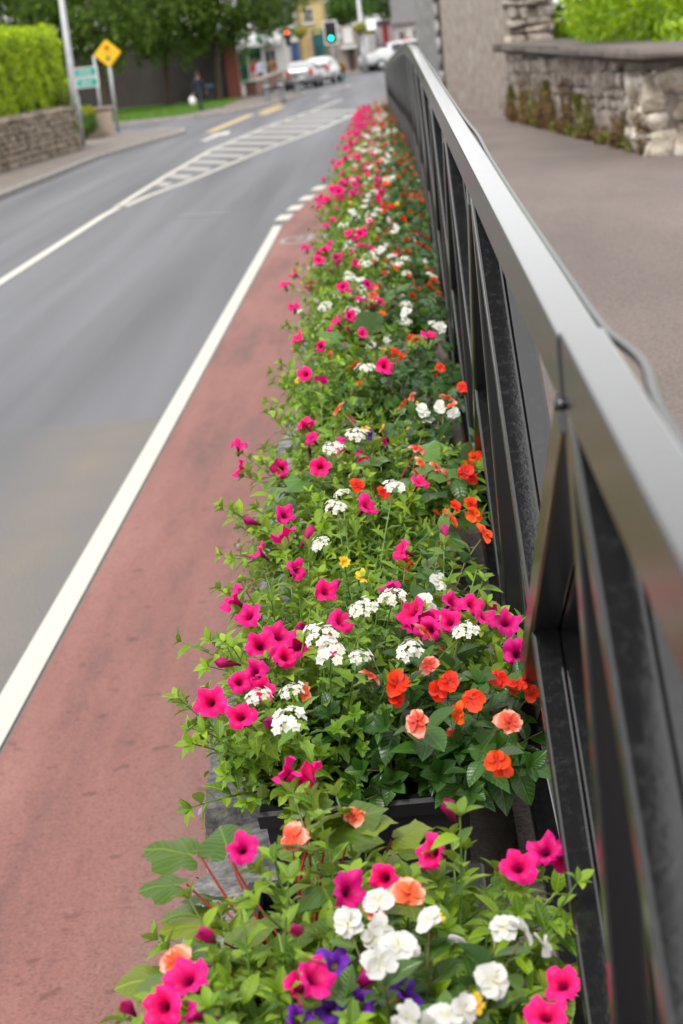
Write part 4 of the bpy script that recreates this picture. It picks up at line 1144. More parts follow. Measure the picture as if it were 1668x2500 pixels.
# ivy at the hedge end
weed_cloud('ivy', (-9.1, 52.6, .35), 420, (.28, .5), 1.55, 'tree_leaf', 'dark ivy climbing the end of the garden wall below the hedge', 'ivy', .09, None, None, False, 7)
# low pier wall and little bush by the signs
pw = empty('low_wall', (-9.2, 59.6, .12)); tag(pw, 'low pinkish stone wall beside the foot of the sign poles', 'wall')
relto(boxo('wall_body', -10.9, -8.95, 60.1, 60.55, .1, .98, simple('pink_stone', (.33, .26, .205), .9, .25, 2.5, .6, 25), None, .03), pw)
relto(boxo('coping', -10.95, -8.9, 60.04, 60.62, .98, 1.06, simple('pink_coping', (.26, .215, .18), .9, .2, 3), None, .02), pw)
bs = empty('small_shrub', (-9.75, 59.5, .12)); tag(bs, 'small round shrub with yellow green top against the low wall', 'shrub')
p_, v_ = ellipsoid_pts((0, 0, .55), (.42, .35, .42), 1500, 5)
inst('leaves', leaf_mass(p_, v_, .10, 8, 'far_tree_leaf', .03), bs)['kind'] = 'stuff'
p_, v_ = ellipsoid_pts((0, 0, .86), (.44, .36, .12), 500, 6)
inst('top_growth', leaf_mass(p_, v_, .09, 9, 'lime_leaf', .02), bs)['kind'] = 'stuff'
tubeo('stem', [(0, 0, -.02), (.03, .0, .3), (0, .02, .6)], [.05, .04, .02], simple('bark', (.07, .05, .035), .95, .3, 9, .8, 40), bs)
# bright bush over the low wall on the right
bush = empty('leafy_bush', (4.0, 22, .4)); tag(bush, 'bright yellow green leafy bush spilling over the low stone wall', 'bush')
pts, nr = [], []
rb_ = random.Random(9)
for i in range(90):
    c = (rb_.uniform(-1.75, 1.4), rb_.uniform(-5.0, 5.6), rb_.uniform(1.45, 2.9)); s = rb_.uniform(.30, .62)
    c = (c[0] + .10 * max(0, c[1] + 2), c[1], c[2])
    if c[0] < -1.2 and c[1] < -3.5: continue
    if i >= 58: c = (rb_.uniform(-1.05, .2), rb_.uniform(3.6, 5.6), rb_.uniform(1.5, 2.7))
    if i >= 74: c = (rb_.uniform(-1.3, .3), rb_.uniform(6.9, 8.2), rb_.uniform(.9, 3.0))
    a, b = ellipsoid_pts(c, (s, s * 1.1, s * .62), 620, 30 + i); pts.append(a); nr.append(b)
pts, nr = np.concatenate(pts), np.concatenate(nr)
inst('leaves', leaf_mass(pts, nr, .095, 12, 'bush_leaf', .05, 'petunia'), bush)['kind'] = 'stuff'
for k in range(7):
    a = rb_.uniform(0, 6.28); tubeo('branch', [(0, 0, -.1), (.6 * math.cos(a), 1.6 * math.sin(a), 1.0), (1.2 * math.cos(a), 3.2 * math.sin(a), 2.2)], [.06, .04, .015], MATS['bark'], bush, 6)
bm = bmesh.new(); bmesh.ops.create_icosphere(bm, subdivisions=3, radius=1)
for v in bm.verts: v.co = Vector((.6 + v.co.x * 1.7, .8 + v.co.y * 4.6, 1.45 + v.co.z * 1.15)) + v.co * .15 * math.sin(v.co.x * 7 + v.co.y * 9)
bm_obj('solid_core', bm, MATS['added_dark_core'], bush, True)  # solid dark lump added inside the leaf clumps, no real branchwork
# weeds along the foot of the rubble wall
rw = random.Random(21)
for i in range(24):
    Y = 15.4 + i * .53 + rw.uniform(-.25, .25); big = rw.random()
    weed_cloud('weed_tuft', (wall_pts(Y) - .06, Y, zr(Y) + PATH), int(50 + 90 * big), (.06, .20 + .25 * big), .14 + .62 * big * big, 'dry_weed' if rw.random() < .78 else 'weed_leaf', 'tuft of dry brown and green weeds at the foot of the rubble wall', 'weeds', .045, None, 'weed tufts along the rubble wall', False, 50 + i)
for Y, z in ((19.6, 1.55), (22.6, 1.62), (25.8, 1.4), (27.2, 1.45)):
    weed_cloud('wall_fern', (wall_pts(Y) - .05, Y, z), 70, (.03, .1), .3, 'weed_leaf', 'small green plant rooted high in the rubble wall face', 'wall plant', .05, None, 'plants rooted in the rubble wall', True, int(Y * 10))

def tree(name, loc, label, trunk_h, trunk_r, crown_c, crown_r, nclump, per, leafsize, mat, seed, hang=0, group=None, zkeep=99):
    r = random.Random(seed); e = empty(name, loc); tag(e, label, 'tree', group)
    lean = Vector((r.uniform(-.25, .25), r.uniform(-.2, .2), 0))
    V, F = tube_geo([Vector((0, 0, -.1)), Vector((0, 0, .3)), lean * .5 + Vector((0, 0, trunk_h * .5)), lean + Vector((0, 0, trunk_h)), lean * 1.6 + Vector((0, 0, crown_c[2] + crown_r[2] * .5))], [trunk_r * 1.35, trunk_r, trunk_r * .85, trunk_r * .7, trunk_r * .2], 10)
    mesh_obj('trunk', V, F, MATS['bark'], e, True)
    P, N = [], []
    for i in range(nclump):
        v = Vector((r.gauss(0, 1), r.gauss(0, 1), r.gauss(0, 1))).normalized() * (r.uniform(.35, 1) ** .5)
        c = Vector(crown_c) + Vector((v.x * crown_r[0], v.y * crown_r[1], v.z * crown_r[2]))
        if c.z > zkeep: continue
        if i < 12:
            s = lean + Vector((0, 0, trunk_h * r.uniform(.75, 1.1)))
            V, F = tube_geo([s, s.lerp(c, .5) + Vector((0, 0, .3)), c], [trunk_r * .4, trunk_r * .25, trunk_r * .08], 6); mesh_obj('limb', V, F, MATS['bark'], e, True)
        s = r.uniform(.5, .95) * crown_r[0] * .26
        a, b = ellipsoid_pts(c, (s, s, s * .7), per, seed * 100 + i); P.append(a); N.append(b)
        if hang and v.z < .35:
            for h in range(hang):
                q = c + Vector((r.gauss(0, s * .7), r.gauss(0, s * .7), 0)); ln = r.uniform(.5, 1.5)
                m = int(34 * ln); t = np.random.RandomState(seed + i * 9 + h).rand(m, 1)
                P.append(np.array(q) + np.concatenate([np.random.RandomState(i + h).normal(0, .06, (m, 2)), -t * ln], 1)); N.append(np.random.RandomState(h).normal(0, 1, (m, 3)))
    P, N = np.concatenate(P), np.concatenate(N)
    inst('crown', leaf_mass(P, N, leafsize, seed, mat, .07), e)['kind'] = 'stuff'
    return e
G1 = 'trees before the boundary wall'
tree('weeping_birch', (-16.4, 86, .12), 'leafy tree spreading behind the clipped hedge', 3.2, .2, (0, 0, 5.6), (3.6, 3.2, 3.0), 95, 95, .20, 'tree_leaf', 3, 3)
tree('weeping_birch', (-12.6, 84, .12), 'hanging leafy tree above the green direction signs', 3.0, .17, (0, 0, 5.4), (3.2, 3.0, 2.9), 95, 95, .19, 'tree_leaf', 4, 3)
tree('weeping_birch', (-10.35, 88.5, .12), 'weeping tree with pale trunk beside the walking person', 3.2, .2, (0, 0, 5.3), (2.9, 3.0, 2.8), 90, 95, .19, 'tree_leaf', 5, 4)
tree('weeping_birch', (-8.0, 88.6, .12), 'tree overhanging the brick pier at the wall end', 3.3, .15, (1.3, 0, 5.3), (3.0, 2.6, 2.6), 95, 90, .19, 'tree_leaf', 6, 3)
tree('street_tree', (-3.2, 152, .12), 'broad green street tree rising behind the traffic signal', 3.4, .25, (0, 0, 6.6), (3.9, 3.4, 3.5), 90, 90, .28, 'far_tree_leaf', 7)
tree('street_tree', (1.5, 156, .12), 'broad green street tree rising behind the tall street lamp', 3.6, .25, (0, 0, 6.4), (4.2, 3.4, 3.4), 90, 90, .28, 'far_tree_leaf', 8)
# lawn grass
gr = np.random.RandomState(3); N = 9000
gp = np.stack([gr.uniform(-14, -7.0, N), gr.uniform(73.9, 92, N), np.full(N, .12)], 1)
ok = (gp[:, 1] < 97.5 + (gp[:, 0] + 20) * -.62) & ((gp[:, 0] < -7.7) | (gp[:, 1] > 78)) & (gp[:, 1] > 74.3 - .25 * np.clip(gp[:, 0] + 10, 0, 3)); gp = gp[ok]; N = len(gp)
c = Cloud(); c.add(leaf_tpl(.2, .1, .2, 2), gp, np.stack([gr.normal(0, .5, N), gr.normal(0, .5, N), np.ones(N)], 1), gr.normal(0, 1, (N, 3)), gr.uniform(.08, .16, N), gr.rand(N))
tag(inst('grass', c.mesh('grass', [MATS['grass_blade']])), 'strip of green grass along the dark boundary wall', 'grass', kind='stuff')
# dark boundary wall with coping and brick pier
bw = empty('boundary_wall', (-11, 93, .12)); tag(bw, 'tall dark brown boundary wall behind the trees', 'wall')
BW = [(-24, 103.5), (-13.8, 96), (-7.75, 90.4)]
V, F = [], []
for x, y in BW: V += [(x, y, 0), (x, y, 3.05), (x + .25, y + .35, 3.05), (x + .25, y + .35, 0)]
for i in range(2):
    for k in range(4): F.append((i * 4 + k, i * 4 + 4 + k, i * 4 + 4 + (k + 1) % 4, i * 4 + (k + 1) % 4))
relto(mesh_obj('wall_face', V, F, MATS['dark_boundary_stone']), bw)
V, F = [], []
for x, y in BW: V += [(x - .06, y - .1, 3.05), (x - .06, y - .1, 3.2), (x + .3, y + .45, 3.2), (x + .3, y + .45, 3.05)]
for i in range(2):
    for k in range(4): F.append((i * 4 + k, i * 4 + 4 + k, i * 4 + 4 + (k + 1) % 4, i * 4 + (k + 1) % 4))
relto(mesh_obj('coping', V, F, simple('dark_coping', (.05, .042, .036), .9, .3, 2)), bw)
def brick_mat():
    t = NT('red_brick'); b = t.node('ShaderNodeTexBrick'); b.inputs['Scale'].default_value = 4.5
    b.inputs['Color1'].default_value = (.20, .05, .035, 1); b.inputs['Color2'].default_value = (.26, .075, .05, 1); b.inputs['Mortar'].default_value = (.2, .16, .13, 1)
    t.link(t.coord('Object'), b.inputs[0]); t.col(b.outputs[0]); t.rough(.9); return t.m
brick_mat()
pier = empty('brick_pier', (-7.35, 90.3, .12)); tag(pier, 'dark red brick pier at the end of the boundary wall', 'pier')
relto(boxo('shaft', -7.7, -7.08, 90.05, 90.7, .1, 2.95, MATS['red_brick'], None, .02), pier); relto(boxo('cap', -7.76, -7.02, 89.98, 90.76, 2.95, 3.12, simple('pier_cap', (.16, .12, .10), .9), None, .02), pier)
lb = empty('low_brick_wall', (-6.8, 93, .12)); tag(lb, 'low pinkish brick wall running back from the brick pier', 'wall')
relto(boxo('wall_body', -7.05, -6.5, 92.6, 117, .1, .72, simple('pink_brick', (.20, .11, .08), .9, .2, 2, .4, 20), None, .03), lb)
relto(boxo('coping', -7.1, -6.45, 92.5, 117.1, .72, .82, simple('pink_brick_cap', (.22, .16, .125), .9), None, .02), lb)

# ------------------------------------------------------------------ lamp, signs, bollards, signals
GV = MATS['galvanised_steel']
def lamp(loc, label, h, r, arm):
    e = empty('street_lamp', loc); tag(e, label, 'street lamp')
    tubeo('pole', [(0, 0, -.1), (0, 0, 1.4), (0, 0, 1.45), (0, 0, h)], [r * 1.25, r * 1.25, r, r * .62], GV, e, 14)
    tubeo('arm', [(0, 0, h - .1), (arm * .3, 0, h + .35), (arm, 0, h + .5)], [r * .5, r * .45, r * .35], GV, e, 10)
    bm = bmesh.new(); box(bm, arm - .1, arm + .6, -.14, .14, h + .43, h + .57, .05); bm_obj('lantern', bm, simple('lantern_grey', (.4, .41, .42), .5) if 'lantern_grey' not in MATS else MATS['lantern_grey'], e)
    boxo('door', -.06, .06, -r * 1.35, -r * 1.2, .5, 1.0, GV, e)
    return e
lamp((-9.14, 54.9, .12), 'tall grey street lamp post at the end of the clipped hedge', 8.0, .105, 1.6)
l2 = lamp((-1.55, 125, .12), 'tall pale street lamp with a hanging flower basket in the town', 8.5, .16, -1.2)
def text_strip(parent, x0, x1, z0, z1, y, n, m, seed):     # small block letters too far away to read, as a row of strokes
    r = random.Random(seed); bm = bmesh.new(); w = (x1 - x0) / n
    for i in range(n):
        a = x0 + i * w + w * .12; b = a + w * .62
        box(bm, a, a + w * .2, y - .002, y, z0, z1); box(bm, a, b, y - .002, y, z1 - (z1 - z0) * .2, z1)
        if r.random() < .6: box(bm, b - w * .2, b, y - .002, y, z0, z0 + (z1 - z0) * r.choice((.5, .98)))
    return bm_obj('lettering', bm, m, parent)
wp = simple('sign_white', (.78, .78, .76), .4, .04); gp_ = simple('sign_green', (.02, .30, .25), .4, .06)
ds = empty('direction_sign', (-9.37, 61, .12)); tag(ds, 'pair of green and white direction fingers on a grey pole', 'sign')
tubeo('pole', [(0, 0, -.1), (0, 0, 2.55)], [.045, .045], GV, ds, 10)
for k, (zc, xl) in enumerate(((2.06, -.80), (1.73, -.74))):
    V = [(xl, 0, zc), (xl + .13, 0, zc + .15), (.06, 0, zc + .15), (.06, 0, zc - .15), (xl + .13, 0, zc - .15)]
    V2 = [(x, -.05, z) for x, _, z in V] + [(x, -.02, z) for x, _, z in V]
    f = mesh_obj('finger_board', V2, [(0, 1, 2, 3, 4)[::-1], (5, 6, 7, 8, 9)] + [(i, (i + 1) % 5, (i + 1) % 5 + 5, i + 5) for i in range(5)], wp, ds)
    V = [(xl + .05, -.053, zc), (xl + .15, -.053, zc + .122), (.02, -.053, zc + .122), (.02, -.053, zc - .122), (xl + .15, -.053, zc - .122)]
    mesh_obj('green_panel', V, [(0, 1, 2, 3, 4)[::-1]], gp_, f)
    text_strip(f, xl + .24, -.14, zc - .055, zc + .055, -.056, 9, wp, k)
for z in (2.06, 1.73): tubeo('clamp', [(0, 0, z - .03), (0, 0, z + .03)], [.055, .055], GV, ds, 10)
ys_ = empty('warning_sign', (-9.2, 63, .12)); tag(ys_, 'yellow diamond warning sign with red and green signal symbol on a grey pole', 'sign')
tubeo('pole', [(0, 0, -.1), (0, 0, 2.6)], [.052, .052], GV, ys_, 10)
yp = simple('sign_yellow', (.80, .46, .004), .4, .05); bk = simple('sign_black', (.01, .01, .01), .4, .05)
def diamond(name, c, r, y0, y1, m, parent):
    V = []
    for y in (y0, y1):
        for k in range(4):
            a = math.pi / 2 * k
            for da in (-.07, .07): V.append((c[0] + r * math.cos(a + da), y, c[1] + r * math.sin(a + da)))
    return mesh_obj(name, V, [tuple(range(8)), tuple(range(15, 7, -1))] + [(i, i + 8, (i + 1) % 8 + 8, (i + 1) % 8) for i in range(8)], m, parent)
sp = diamond('sign_plate', (0, 2.58), .43, -.075, -.055, yp, ys_)
boxo('symbol_body', -.075, .075, -.079, -.076, 2.34, 2.82, yp, sp)
def disc(name, c, r, y, m, parent, n=20):
    return mesh_obj(name, [(c[0] + r * math.cos(2 * math.pi * k / n), y, c[1] + r * math.sin(2 * math.pi * k / n)) for k in range(n)], [tuple(range(n))], m, parent)
boxo('symbol_outline', -.085, .085, -.0775, -.0765, 2.33, 2.83, bk, sp)
disc('red_spot', (0, 2.74), .07, -.0815, simple('sign_red', (.35, .012, .008), .4, .05), sp)
disc('amber_spot', (0, 2.58), .05, -.0815, simple('sign_amber', (.7, .3, .01), .4, .05), sp)
disc('green_spot', (0, 2.42), .07, -.0815, simple('sign_dark_green', (.01, .16, .08), .4, .05), sp)
bo = simple('bollard_grey', (.10, .105, .11), .5, .15)
for i, (x, y) in enumerate(((-5.2, 79.9), (-4.62, 80.6), (-4.25, 86.6))):
    e = empty('bollard', (x, y, .12)); tag(e, ['grey bollard standing apart before the shop', 'grey bollard covering the silver car bumper', 'grey bollard before the silver car wheel'][i], 'bollard')
    tubeo('post', [(0, 0, -.1), (0, 0, .03), (0, 0, .04), (0, 0, .74), (0, 0, .76), (0, 0, .80)], [.16, .16, .135, .125, .14, .14], bo, e, 12)
    bm = bmesh.new(); bmesh.ops.create_uvsphere(bm, u_segments=12, v_segments=6, radius=.14)
    for v in bm.verts: v.co = Vector((v.co.x, v.co.y, .80 + max(0, v.co.z) * .8))
    bm_obj('cap', bm, bo, e, True); tubeo('band', [(0, 0, .62), (0, 0, .68)], [.132, .131], simple('bollard_band', (.6, .6, .58), .4) if i == 0 else MATS['bollard_band'], e, 12)
sb = simple('signal_black', (.012, .012, .013), .5, .1)
def signal(loc, label, zc, lit, board, rz=0):
    e = empty('traffic_signal', loc, rz); tag(e, label, 'traffic light')
    tubeo('pole', [(0, 0, -.1), (0, 0, zc + .6)], [.06, .06], simple('signal_pole', (.34, .32, .29), .5) if 'signal_pole' not in MATS else MATS['signal_pole'], e, 10)
    if board:
        boxo('backing_board', -.36, .36, -.10, -.08, zc - .62, zc + .62, sb, e, .01)
        bm = bmesh.new()
        for a in ((-.40, -.34, zc - .66, zc + .66), (.34, .40, zc - .66, zc + .66), (-.34, .34, zc + .60, zc + .66), (-.34, .34, zc - .66, zc - .60)): box(bm, a[0], a[1], -.108, -.101, a[2], a[3])
        bm_obj('white_border', bm, wp, e)
    hd = boxo('signal_head', -.15, .15, -.30, -.11, zc - .5, zc + .5, sb, e, .03)
    for k, (nm, dz) in enumerate((('red_lens', .32), ('amber_lens', 0), ('green_lens', -.32))):
        m = emit('lit_' + nm + str(len(MATS)), (1.0, .055, .01) if k == 0 else (.0, .9, .55), 5.0) if lit == k else (MATS['off_lens'] if 'off_lens' in MATS else simple('off_lens', (.03, .025, .02), .2))
        ln = mesh_obj(nm, [(.105 * math.cos(2 * math.pi * j / 20), -.306 - (0), zc + dz + .105 * math.sin(2 * math.pi * j / 20)) for j in range(20)], [tuple(range(20))], m, hd)
        V, F = [], []
        for y in (-.30, -.48):
            for j in range(13):
                a = math.pi * (j / 12 * 1.3 - .15); V.append((.122 * math.cos(a), y if y > -.4 else y + .05 * (1 - math.sin(max(0, a))), zc + dz + .122 * math.sin(a)))
        for j in range(12): F.append((j, j + 1, j + 14, j + 13))
        mesh_obj('visor', V, F, sb, hd)
    return e
signal((-3.18, 111.5, 0), 'traffic signal showing green on a white edged backing board', 2.78, 2, True)
signal((-5.93, 116, .12), 'traffic signal showing red beside the white shop canopy', 2.65, 0, False)
# flower tub and hanging baskets in the town
tub = empty('flower_tub', (-2.82, 110.8, 0)); tag(tub, 'green tub of orange flowers standing at the kerb beside the white car', 'flower tub')
tubeo('tub', [(0, 0, 0), (0, 0, .05), (0, 0, .42), (0, 0, .46)], [.2, .22, .3, .31], simple('tub_green', (.02, .22, .14), .5), tub, 14)
p_, v_ = ellipsoid_pts((0, 0, .68), (.3, .3, .28), 420, 51); inst('foliage', leaf_mass(p_, v_, .10, 5, 'tree_leaf', .03), tub)['kind'] = 'stuff'
p_, v_ = ellipsoid_pts((0, 0, .70), (.33, .33, .3), 60, 52)
for a, b in zip(p_, v_): inst('flower', FM['O'][0], tub, Matrix.LocRotScale(Vector(a), Vector(b).to_track_quat('Z', 'Y'), Vector((2.6,) * 3)))
def basket(loc, label, kinds, s=1.0, parent_pole=None):
    e = empty('hanging_basket', loc); tag(e, label, 'hanging basket')
    V, F = tube_geo([(0, 0, -.32 * s), (0, 0, -.25 * s), (0, 0, -.05 * s), (0, 0, 0)], [.08 * s, .2 * s, .33 * s, .34 * s], 14); mesh_obj('bowl', V, F, simple('basket_coir', (.10, .06, .03), .95) if 'basket_coir' not in MATS else MATS['basket_coir'], e, True)
    p_, v_ = ellipsoid_pts((0, 0, .05), (.42 * s, .42 * s, .27 * s), 700, 61); inst('foliage', leaf_mass(p_, v_, .12, 6, 'bidens_leaf', .04), e)['kind'] = 'stuff'
    p_, v_ = ellipsoid_pts((0, 0, .06), (.45 * s, .45 * s, .3 * s), 70, 62)
    for i, (a, b) in enumerate(zip(p_, v_)): inst('flower', FM[kinds[i % len(kinds)]][0], e, Matrix.LocRotScale(Vector(a), Vector(b).to_track_quat('Z', 'Y'), Vector((2.0,) * 3)))
    tubeo('bracket', [(0, .0, .2 * s), (0, .1, .42 * s), (0, .36, .42 * s)], [.015] * 3, sb, e, 6)
basket((-1.60, 124.55, 2.86), 'hanging flower basket on the tall pale street lamp', 'YYO', 1.0)
basket((-5.42, 121.6, 2.98), 'yellow and red hanging basket beside the red traffic signal', 'YYOP', 1.1)

# ------------------------------------------------------------------ town buildings
gl = MATS['dark_glass']
def bmat(name, c, rough=.8): return MATS[name] if name in MATS else simple(name, c, rough, .1, 1.2, .15, 30)
def building(name, label, x0, x1, y, h, wall, parts, roof=None, depth=9):
    """front faces -Y at y; parts: (part name, x0, x1, z0, z1, material, proud)"""
    e = empty(name, ((x0 + x1) / 2, y, .12)); tag(e, label, 'building')
    relto(boxo('wall', x0, x1, y, y + depth, .1, h, wall), e)
    if roof:
        xm = y + depth / 2
        V = [(x0 - .1, y - .25, h), (x1 + .1, y - .25, h), (x1 + .1, xm, h + 2.2), (x0 - .1, xm, h + 2.2), (x0 - .1, y + depth + .2, h), (x1 + .1, y + depth + .2, h), (x0 - .1, y - .25, h - .12), (x1 + .1, y - .25, h - .12)]
        r = relto(mesh_obj('roof', V, [(0, 1, 2, 3), (3, 2, 5, 4), (6, 7, 1, 0), (0, 3, 4), (1, 5, 2)], roof), e)
        boxo('chimney', x0 + .3, x0 + 1.0, xm - .4, xm + .4, h + 1.2, h + 3.0, wall, r)
    for (pn, a, b, z0, z1, m, pr, *fr) in parts:
        o = relto(boxo(pn, a, b, y - pr, y + .05, z0, z1, m), e)
        if fr:                              # frame of four bars and a mid bar as sub-part
            bm = bmesh.new(); w = .06
            for q in ((a - w, a, z0 - w, z1 + w), (b, b + w, z0 - w, z1 + w), (a, b, z1, z1 + w), (a, b, z0 - w, z0), ((a + b) / 2 - .025, (a + b) / 2 + .025, z0, z1), (a, b, (z0 + z1) / 2 - .025, (z0 + z1) / 2 + .025)):
                box(bm, q[0], q[1], y - pr - .05, y - pr + .01, q[2], q[3])
            bm_obj('frame', bm, fr[0], o)
            boxo('sill', a - .12, b + .12, y - pr - .14, y - pr + .0, z0 - .16, z0 - .062, fr[0], o)
    return e
white = bmat('white_wall', (.56, .55, .53)); cream = bmat('yellow_wall', (.46, .35, .15)); greyw = bmat('grey_wall', (.20, .195, .19)); teal = bmat('teal_paint', (.008, .085, .088)); slate = bmat('slate_roof', (.12, .115, .12))
redp = bmat('dark_red_paint', (.24, .012, .018)); tan = bmat('tan_wall', (.36, .25, .14)); green = bmat('shop_green', (.015, .20, .07)); brown = bmat('brown_front', (.07, .045, .035)); bluep = bmat('blue_panel', (.03, .06, .17)); pink = bmat('pink_wall', (.5, .42, .42))
shop = building('corner_shop', 'white corner shop with green trimmed front and sloping white canopy', -10.6, -6.55, 121.5, 3.3, white, [
    ('shop_window', -9.6, -9.0, .5, 2.1, gl, .03, green), ('door', -8.75, -8.05, .14, 2.15, gl, .03, green), ('shop_window', -7.75, -7.15, .5, 2.1, gl, .03, white), ('fascia', -9.75, -8.0, 2.24, 2.5, green, .12), ('pilaster', -7.05, -6.62, .12, 2.7, white, .10), ('pilaster', -8.0, -7.82, .12, 2.3, white, .1), ('corner_post', -9.95, -9.72, .12, 2.3, green, .1)])
V = [(-9.9, 120.1, 2.55), (-6.5, 120.1, 2.72), (-6.5, 121.52, 3.42), (-9.9, 121.52, 3.30), (-9.9, 120.1, 2.38), (-6.5, 120.1, 2.48)]
relto(mesh_obj('canopy', V, [(0, 1, 2, 3), (4, 5, 1, 0), (0, 3, 4), (1, 5, 2)], bmat('canopy_white', (.50, .50, .51))), shop)
relto(boxo('green_cross', -8.0, -7.84, 120.0, 120.06, 2.62, 3.16, green), shop); relto(boxo('green_cross_arm', -8.19, -7.65, 119.99, 120.055, 2.81, 2.97, green), shop)
building('grey_house', 'dark grey fronted house with white framed upper windows behind the corner shop', -9.3, -6.02, 133, 8.0, greyw, [
    ('window', -8.75, -8.15, 3.6, 4.9, gl, .02, white), ('window', -7.6, -7.0, 3.6, 4.9, gl, .02, white), ('window', -6.72, -6.22, 3.6, 4.9, gl, .02, white), ('shop_window', -6.9, -6.2, .6, 2.3, bluep, .04, bmat('blue_trim', (.05, .09, .2))), ('fascia', -8.2, -6.1, 2.5, 3.2, white, .15), ('lettering_band', -7.9, -6.5, 2.7, 3.0, bmat('sign_dark', (.05, .05, .06)), .165)], slate)
building('yellow_house', 'yellow painted house above a dark teal shopfront', -6.0, -4.3, 133.4, 5.4, cream, [
    ('window', -5.5, -4.95, 3.7, 4.6, gl, .02, white), ('shopfront', -5.1, -4.32, .12, 2.7, teal, .12), ('door', -4.95, -4.6, .14, 2.1, bmat('teal_door', (.005, .05, .055)), .15), ('fascia', -5.15, -4.3, 2.75, 3.15, bmat('teal_fascia', (.02, .11, .09)), .16), ('pilaster', -5.55, -5.16, .12, 2.7, tan, .1), ('lettering_band', -5.0, -4.45, 2.86, 3.02, bmat('gilt', (.4, .3, .08)), .175)], slate)
building('taupe_shop', 'grey brown shop with white hanging board and white awning', -4.28, -2.0, 134.0, 3.2, bmat('taupe_wall', (.27, .235, .205)), [
    ('window', -4.1, -3.55, .8, 2.2, bmat('dull_window', (.2, .19, .18)), .03, bmat('taupe_trim', (.35, .32, .29))), ('door', -2.75, -2.3, .14, 1.6, brown, .04), ('sign_board', -2.98, -2.32, 1.98, 3.05, white, .2), ('awning', -3.2, -2.1, 1.64, 1.86, white, .75), ('fascia', -4.2, -3.05, 2.35, 2.75, bmat('pale_fascia', (.42, .42, .44)), .08)], None, 6)
building('display_shop', 'dark shop with tall white display windows beside the street lamp', -1.98, -.72, 134.6, 2.75, brown, [
    ('display_window', -1.86, -1.36, .7, 2.35, bmat('pale_display', (.55, .53, .54)), .05, white), ('display_window', -1.24, -.86, .7, 2.35, bmat('dim_display', (.30, .30, .31)), .05, white), ('fascia', -1.95, -.75, 2.45, 2.72, bmat('flower_fascia', (.14, .10, .03)), .1)], None, 6)
building('red_door_house', 'grey house with a tall dark red door panel', -.7, .62, 139.5, 3.35, bmat('mauve_wall', (.36, .32, .33)), [
    ('door', -.22, .18, 1.0, 3.05, redp, .06), ('fascia', -.6, .4, 3.05, 3.3, bmat('dark_fascia', (.06, .03, .035)), .12), ('step', -.3, .26, .12, .98, bmat('step_stone', (.3, .27, .26)), .2)], None, 6)
building('white_gabled_house', 'white rendered house with pale windows and red sign beside the tall wall', .64, 4.6, 139.0, 3.0, pink, [
    ('window', .95, 1.35, 1.2, 2.4, gl, .03, white), ('window', 2.0, 2.4, 1.2, 2.5, gl, .03, white), ('window', 2.9, 3.4, 1.2, 2.5, gl, .03, white), ('sign_board', 1.1, 1.75, 1.45, 1.9, bmat('red_sign', (.5, .05, .04)), .12), ('pilaster', 1.55, 1.85, .12, 2.6, white, .08), ('pilaster', 2.5, 2.8, .12, 2.6, white, .08)], slate)

